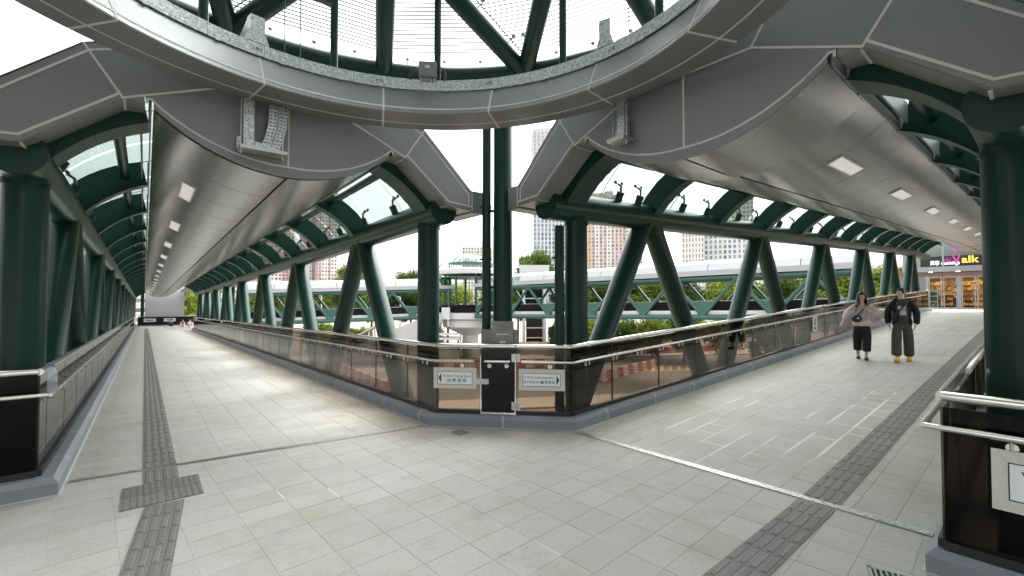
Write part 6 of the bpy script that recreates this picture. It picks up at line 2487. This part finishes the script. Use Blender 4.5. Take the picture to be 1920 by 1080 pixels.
def crown_mesh(name, seed, n_blob, n_leaf, rx, rz, size, material, gap=0.5):
    rnd = random.Random(seed)
    m = MB()
    blobs = []
    for i in range(n_blob):
        a = rnd.uniform(0, 2 * pi)
        q = sqrt(rnd.random()) * rx * 0.72
        z = rnd.uniform(-0.75, 0.85) * rz
        q *= sqrt(max(0.15, 1 - (z / rz) ** 2))
        blobs.append((Vector((q * cos(a), q * sin(a), z)), rnd.uniform(0.26, 0.48) * rx))
    for i in range(n_leaf):
        c, r = blobs[i % n_blob]
        v = Vector((rnd.gauss(0, 1), rnd.gauss(0, 1), rnd.gauss(0, 1))).normalized()
        p = c + v * r * (rnd.random() ** 0.35) * rnd.uniform(0.7, 1.1)
        nrm = (v + Vector((rnd.gauss(0, .5), rnd.gauss(0, .5), rnd.gauss(0, .5) + 0.35))).normalized()
        x = nrm.cross(Vector((rnd.random() - .5, rnd.random() - .5, rnd.random() - .5))).normalized()
        y = nrm.cross(x)
        s = size * rnd.uniform(0.6, 1.3)
        m.add([p - x * s * 0.5, p + y * s * 0.32, p + x * s * 0.5, p - y * s * 0.32], [(0, 1, 2, 3)])
    return m.mesh(name, material)


CROWNS = [crown_mesh("crown", 1, 22, 8200, 3.3, 3.0, 0.30, 'leaf'), crown_mesh("crown", 2, 19, 7600, 3.0, 3.4, 0.29, 'leafd'),
          crown_mesh("crown", 3, 24, 8200, 3.6, 2.5, 0.30, 'leafb'), crown_mesh("crown", 4, 13, 2900, 2.6, 3.4, 0.27, 'leaf')]


def trunk_mesh(h, seed):
    rnd = random.Random(seed)
    m = MB()
    m.tube([(0, 0, -h), (0.1, 0.05, -h * 0.5), (0, 0, 0.2)], [0.22, 0.16, 0.10], 8)
    for i in range(6):
        a = i * 1.1 + rnd.random()
        m.tube([(0, 0, -h * 0.35 + i * 0.2), (cos(a) * 1.0, sin(a) * 1.0, 0.2 + i * 0.15), (cos(a) * 1.9, sin(a) * 1.9, 1.0 + rnd.random())], [0.09, 0.06, 0.025], 5)
    return m.mesh("trunk", 'bark', True)


TRUNKS = [trunk_mesh(4.0, i) for i in range(2)]


def tree(x, y, top, kind, label, group=None, sc=None, cat="tree", zbase=ROAD_Z):
    rz = (3.0, 3.4, 2.5, 3.4)[kind]
    H = top - zbase
    s = sc or min(1.6, H / (4.0 + rz * 2))
    zc_ = top - rz * s * 1.0
    t = thing("tree", label, cat, (x, y, zbase), group)
    o = bpy.data.objects.new("crown", CROWNS[kind])
    COL.objects.link(o)
    o.parent = t
    o.location = (0, 0, zc_ - zbase)
    o.rotation_euler = (0, 0, random.uniform(0, 6.28))
    o.scale = (s * random.uniform(0.95, 1.2), s * random.uniform(0.95, 1.2), s)
    o2 = bpy.data.objects.new("trunk", TRUNKS[kind % 2])
    COL.objects.link(o2)
    o2.parent = t
    o2.location = (0, 0, zc_ - zbase)
    o2.scale = (s, s, (zc_ - zbase) / 4.0)
    return t


random.seed(21)
ORD = 'first second third fourth fifth sixth seventh eighth ninth tenth eleventh twelfth thirteenth fourteenth fifteenth sixteenth seventeenth eighteenth nineteenth twentieth'.split()
tree(3.9, 79, 10.0, 0, "tall bushy tree rising above the far bridge roof right of the middle column", sc=1.25)
tree(-14.3, 82, 8.2, 3, "sparse feathery tree topping the far bridge roof left of the middle", sc=1.0)
tree(-18.8, 84, 6.8, 0, "rounded tree just over the far left bridge roof beside the feathery tree", sc=1.1)
tree(-34.0, 95, 8.5, 2, "yellow green tree over the far roof in front of the pink tower", sc=1.0)
tree(13.5, 74, 6.3, 1, "dark tree over the far roof in front of the scaffolded tower", sc=1.1)
for (x, y, top, k) in ((-46, 84, 4.6, 2), (-40, 80, 4.4, 0), (-34.5, 82, 4.8, 2), (-29, 80, 4.4, 0), (-24.5, 79, 4.5, 2), (-20.5, 78, 4.2, 1), (-15.5, 79, 4.6, 0), (-11.2, 79, 4.4, 2), (-2.5, 80, 4.9, 2), (1.0, 82, 4.5, 0)):
    n_t = globals().get('n_t', -1) + 1
    tree(x, y, top, k, "%s leafy tree from the left in the belt behind the far left footbridge" % ORD[n_t], "trees behind the far left footbridge")
for (x, y, top, k) in ((8.8, 76, 4.9, 1), (13.0, 72, 4.6, 0), (17.0, 70, 4.8, 0), (21.5, 68, 5.1, 2), (25.5, 66, 4.7, 1), (30.0, 63, 5.0, 2), (35.0, 60, 5.2, 0), (40.0, 58, 5.3, 2), (46.0, 57, 5.5, 2), (52.0, 56, 5.8, 0), (58, 54, 5.8, 2)):
    n_u = globals().get('n_u', -1) + 1
    tree(x, y, top, k, "%s leafy tree from the left in the belt behind the far right footbridge" % ORD[n_u], "trees behind the far right footbridge")
for (x, y, top, k) in ((-36.0, 70, -1.6, 0), (-30.0, 71, -1.9, 2), (-25.0, 69, -2.2, 0), (-21.8, 66.5, -2.6, 2), (-12.5, 72, -1.4, 1), (-2.0, 71, -1.2, 1), (7.4, 69, -0.9, 1), (9.6, 67.5, -0.7, 1), (11.0, 63.5, -1.0, 2), (12.6, 65, -0.9, 1), (14.0, 69.0, -0.6, 1), (15.6, 64, -1.1, 0), (19.2, 62.5, -0.9, 2), (21.0, 66.0, -0.3, 1), (22.8, 60.5, -0.6, 0), (24.6, 64, -0.2, 2), (26.4, 57.5, -0.4, 2), (30.0, 54, -0.3, 0)):
    n_v = globals().get('n_v', -1) + 1
    tree(x, y, top, k, "%s low street tree from the left under the far footbridges" % ORD[n_v], "street trees under the far footbridges", sc=0.85)
tree(-60.6, 86.0, 2.6, 2, "tree with bright leaves seen past the grey screen board at the far left end", sc=1.0)
tree(-64.5, 92.0, 4.4, 0, "taller tree seen past the grey screen board at the far left end", sc=1.2)
tree(-66.0, 88.0, 4.0, 1, "dark tree just left of the gap past the grey screen board", sc=1.2)
hedge = thing("hedge", "bright yellow green clipped hedge below the gap past the screen board", "hedge", (-55, 80, -4))
for i in range(4):
    o = bpy.data.objects.new("foliage", CROWNS[2])
    COL.objects.link(o)
    o.parent = hedge
    o.location = (-3.5 + i * 1.6, 0.6 * i, 1.8)
    o.scale = (0.55, 0.55, 0.5)

# ------------------------------------------------------------------ towers
M['pinkwall'] = mat("tower_pink", (0.66, 0.46, 0.43), rough=0.8, namt=0.05, nscale=0.1)
M['pinkpale'] = mat("tower_pale_pink", (0.66, 0.55, 0.52), rough=0.8, namt=0.05, nscale=0.1)
M['palewall'] = mat("tower_pale", (0.72, 0.72, 0.70), rough=0.8, namt=0.05, nscale=0.1)
M['creamwall'] = mat("tower_cream", (0.62, 0.56, 0.42), rough=0.8, namt=0.05, nscale=0.1)
M['greyfin'] = mat("tower_grey_fin", (0.66, 0.68, 0.70), rough=0.6)
M['orangewall'] = mat("tower_orange", (0.66, 0.48, 0.28), rough=0.8)
M['scaffred'] = mat("tower_dusky_red", (0.36, 0.20, 0.18), rough=0.8)
M['winblue'] = mat("tower_window_blue", (0.20, 0.27, 0.34), rough=0.15, var=0.4)
M['windark'] = mat("tower_window_dark", (0.21, 0.215, 0.225), rough=0.3, var=0.6)
M['slatepale'] = mat("tower_sheeting", (0.50, 0.53, 0.56), rough=0.8, namt=0.05, nscale=0.1)
M['slate'] = mat("tower_slate", (0.12, 0.15, 0.20), rough=0.6)


def tower(label, x, y, w, d, h, rz, wall, win, cols, floor_h=3.1, wfrac=0.55, hfrac=0.55, strips=(), fins=None, roofbits=True, cat="tower"):
    """strips: (column index from, to, material) recoloured bays standing 0.5 m proud"""
    r = thing("tower_block", label, cat, (x, y, ROAD_Z))
    r.rotation_euler = (0, 0, rz)

    def loc_build(m, name, material):
        me = m.mesh(name, material)
        o = bpy.data.objects.new(name, me)
        COL.objects.link(o)
        o.parent = r
        return o
    m = MB()
    m.box((0, 0, h / 2), (w, d, h))
    loc_build(m, "wall", wall)
    nf = int(h / floor_h)
    cw = w / cols
    bay = {}
    for a, b, mt in strips:
        m = MB()
        m.box((-w / 2 + cw * (a + b) / 2, -d / 2 - 0.25, h / 2), (cw * (b - a), 0.5, h - 0.2))
        loc_build(m, "bay", mt)
        for i in range(a, b):
            bay[i] = 0.5
    m = MB()
    led = MB()
    for f in range(nf):
        z = (f + 0.5) * floor_h
        for i in range(cols):
            m.box((-w / 2 + cw * (i + 0.5), -d / 2 - bay.get(i, 0) - 0.03, z), (cw * wfrac, 0.12, floor_h * hfrac))
            if i not in bay:
                led.box((-w / 2 + cw * (i + 0.5), -d / 2 - 0.35, z - floor_h * 0.36), (cw * wfrac * 1.15, 0.7, 0.22))
        nd = max(2, int(d / cw))
        for i in range(nd):
            for q in (-1, 1):
                m.box((q * (w / 2 + 0.03), -d / 2 + d / nd * (i + 0.5), z), (0.12, d / nd * wfrac, floor_h * hfrac))
    tag(loc_build(m, "window", win), kind='stuff')
    if fins is None:
        tag(loc_build(led, "ledge", wall), kind='stuff')
    else:
        fm = MB()
        for i in range(cols + 1):
            fm.box((-w / 2 + cw * i, -d / 2 - 0.4, h / 2), (cw * 0.25, 0.8, h))
        tag(loc_build(fm, "fin", fins), kind='stuff')
    if roofbits:
        m = MB()
        m.box((0, 0, h + 1.5), (w * 0.5, d * 0.5, 3))
        m.box((w * 0.2, 0, h + 3.5), (w * 0.2, d * 0.3, 3))
        loc_build(m, "roof_house", wall)
    return r


tower("pink and white residential tower seen under the left chord beside the feathery trees", -170, 400, 30, 22, 112, radians(20), 'pinkwall', 'windark', 12, strips=((0, 2, 'pinkwall'), (4, 5, 'slate'), (7, 9, 'palewall'), (10, 12, 'palewall')))
tower("lower pale pink block left of the pink and white tower", -215, 400, 46, 20, 48, radians(24), 'pinkwall', 'windark', 16, strips=((9, 12, 'palewall'),))
tower("tall pale tower standing farther left in the gap, behind the glass roof", -225, 430, 34, 22, 118, radians(25), 'palewall', 'windark', 12)
tower("tall grey tower with vertical dark fins behind the middle column", 27.5, 330, 26, 22, 96, radians(2), 'palewall', 'winblue', 10, fins='greyfin', wfrac=0.6, hfrac=0.8)
tower("pale sheeted tower top above the finned grey tower, with red scaffolding", 30.5, 352, 30, 20, 138, radians(2), 'slatepale', 'scaffred', 10, wfrac=0.3, hfrac=0.35)
tower("pale pink residential tower with an orange stripe under the right chord", 78, 400, 36, 24, 98, radians(-8), 'pinkpale', 'windark', 11, strips=((2, 3, 'orangewall'), (4, 5, 'palewall'), (7, 8, 'palewall')), wfrac=0.5, hfrac=0.62)
tower("pale cream residential tower right of the orange striped tower", 108, 420, 22, 20, 92, radians(-8), 'creamwall', 'windark', 9, strips=((3, 5, 'palewall'), (7, 9, 'palewall')))
tower("white office block with blue windows right of the middle, cut by the right chord", 146, 330, 42, 26, 62, radians(-22), 'palewall', 'winblue', 14, floor_h=3.6, wfrac=0.62, hfrac=0.62)
tower("white office slab with narrow windows at the left of the blue windowed block", 127, 318, 14, 22, 58, radians(-22), 'palewall', 'windark', 7, floor_h=3.6, wfrac=0.4, hfrac=0.7)
tower("tall pale tower seen through the right walkway's roof glass", 171, 345, 22, 20, 84, radians(-25), 'palewall', 'windark', 9)
tower("hazy pale block behind the pavilion's dome", -32, 420, 26, 20, 56, 0, 'palewall', 'windark', 10)
tower("low grey building between the trees past the right walkway's trusses", 95, 130, 40, 20, 17, radians(-38), 'palewall', 'windark', 14, floor_h=3.4)
tower("pale block with balconies seen past the grey screen board at the far left", -117, 165, 30, 16, 26, radians(35), 'palewall', 'windark', 8, floor_h=3.2, wfrac=0.8, hfrac=0.4)
tower("pale tower far beyond the middle column's left side", -11, 430, 14, 18, 76, 0, 'creamwall', 'windark', 6)
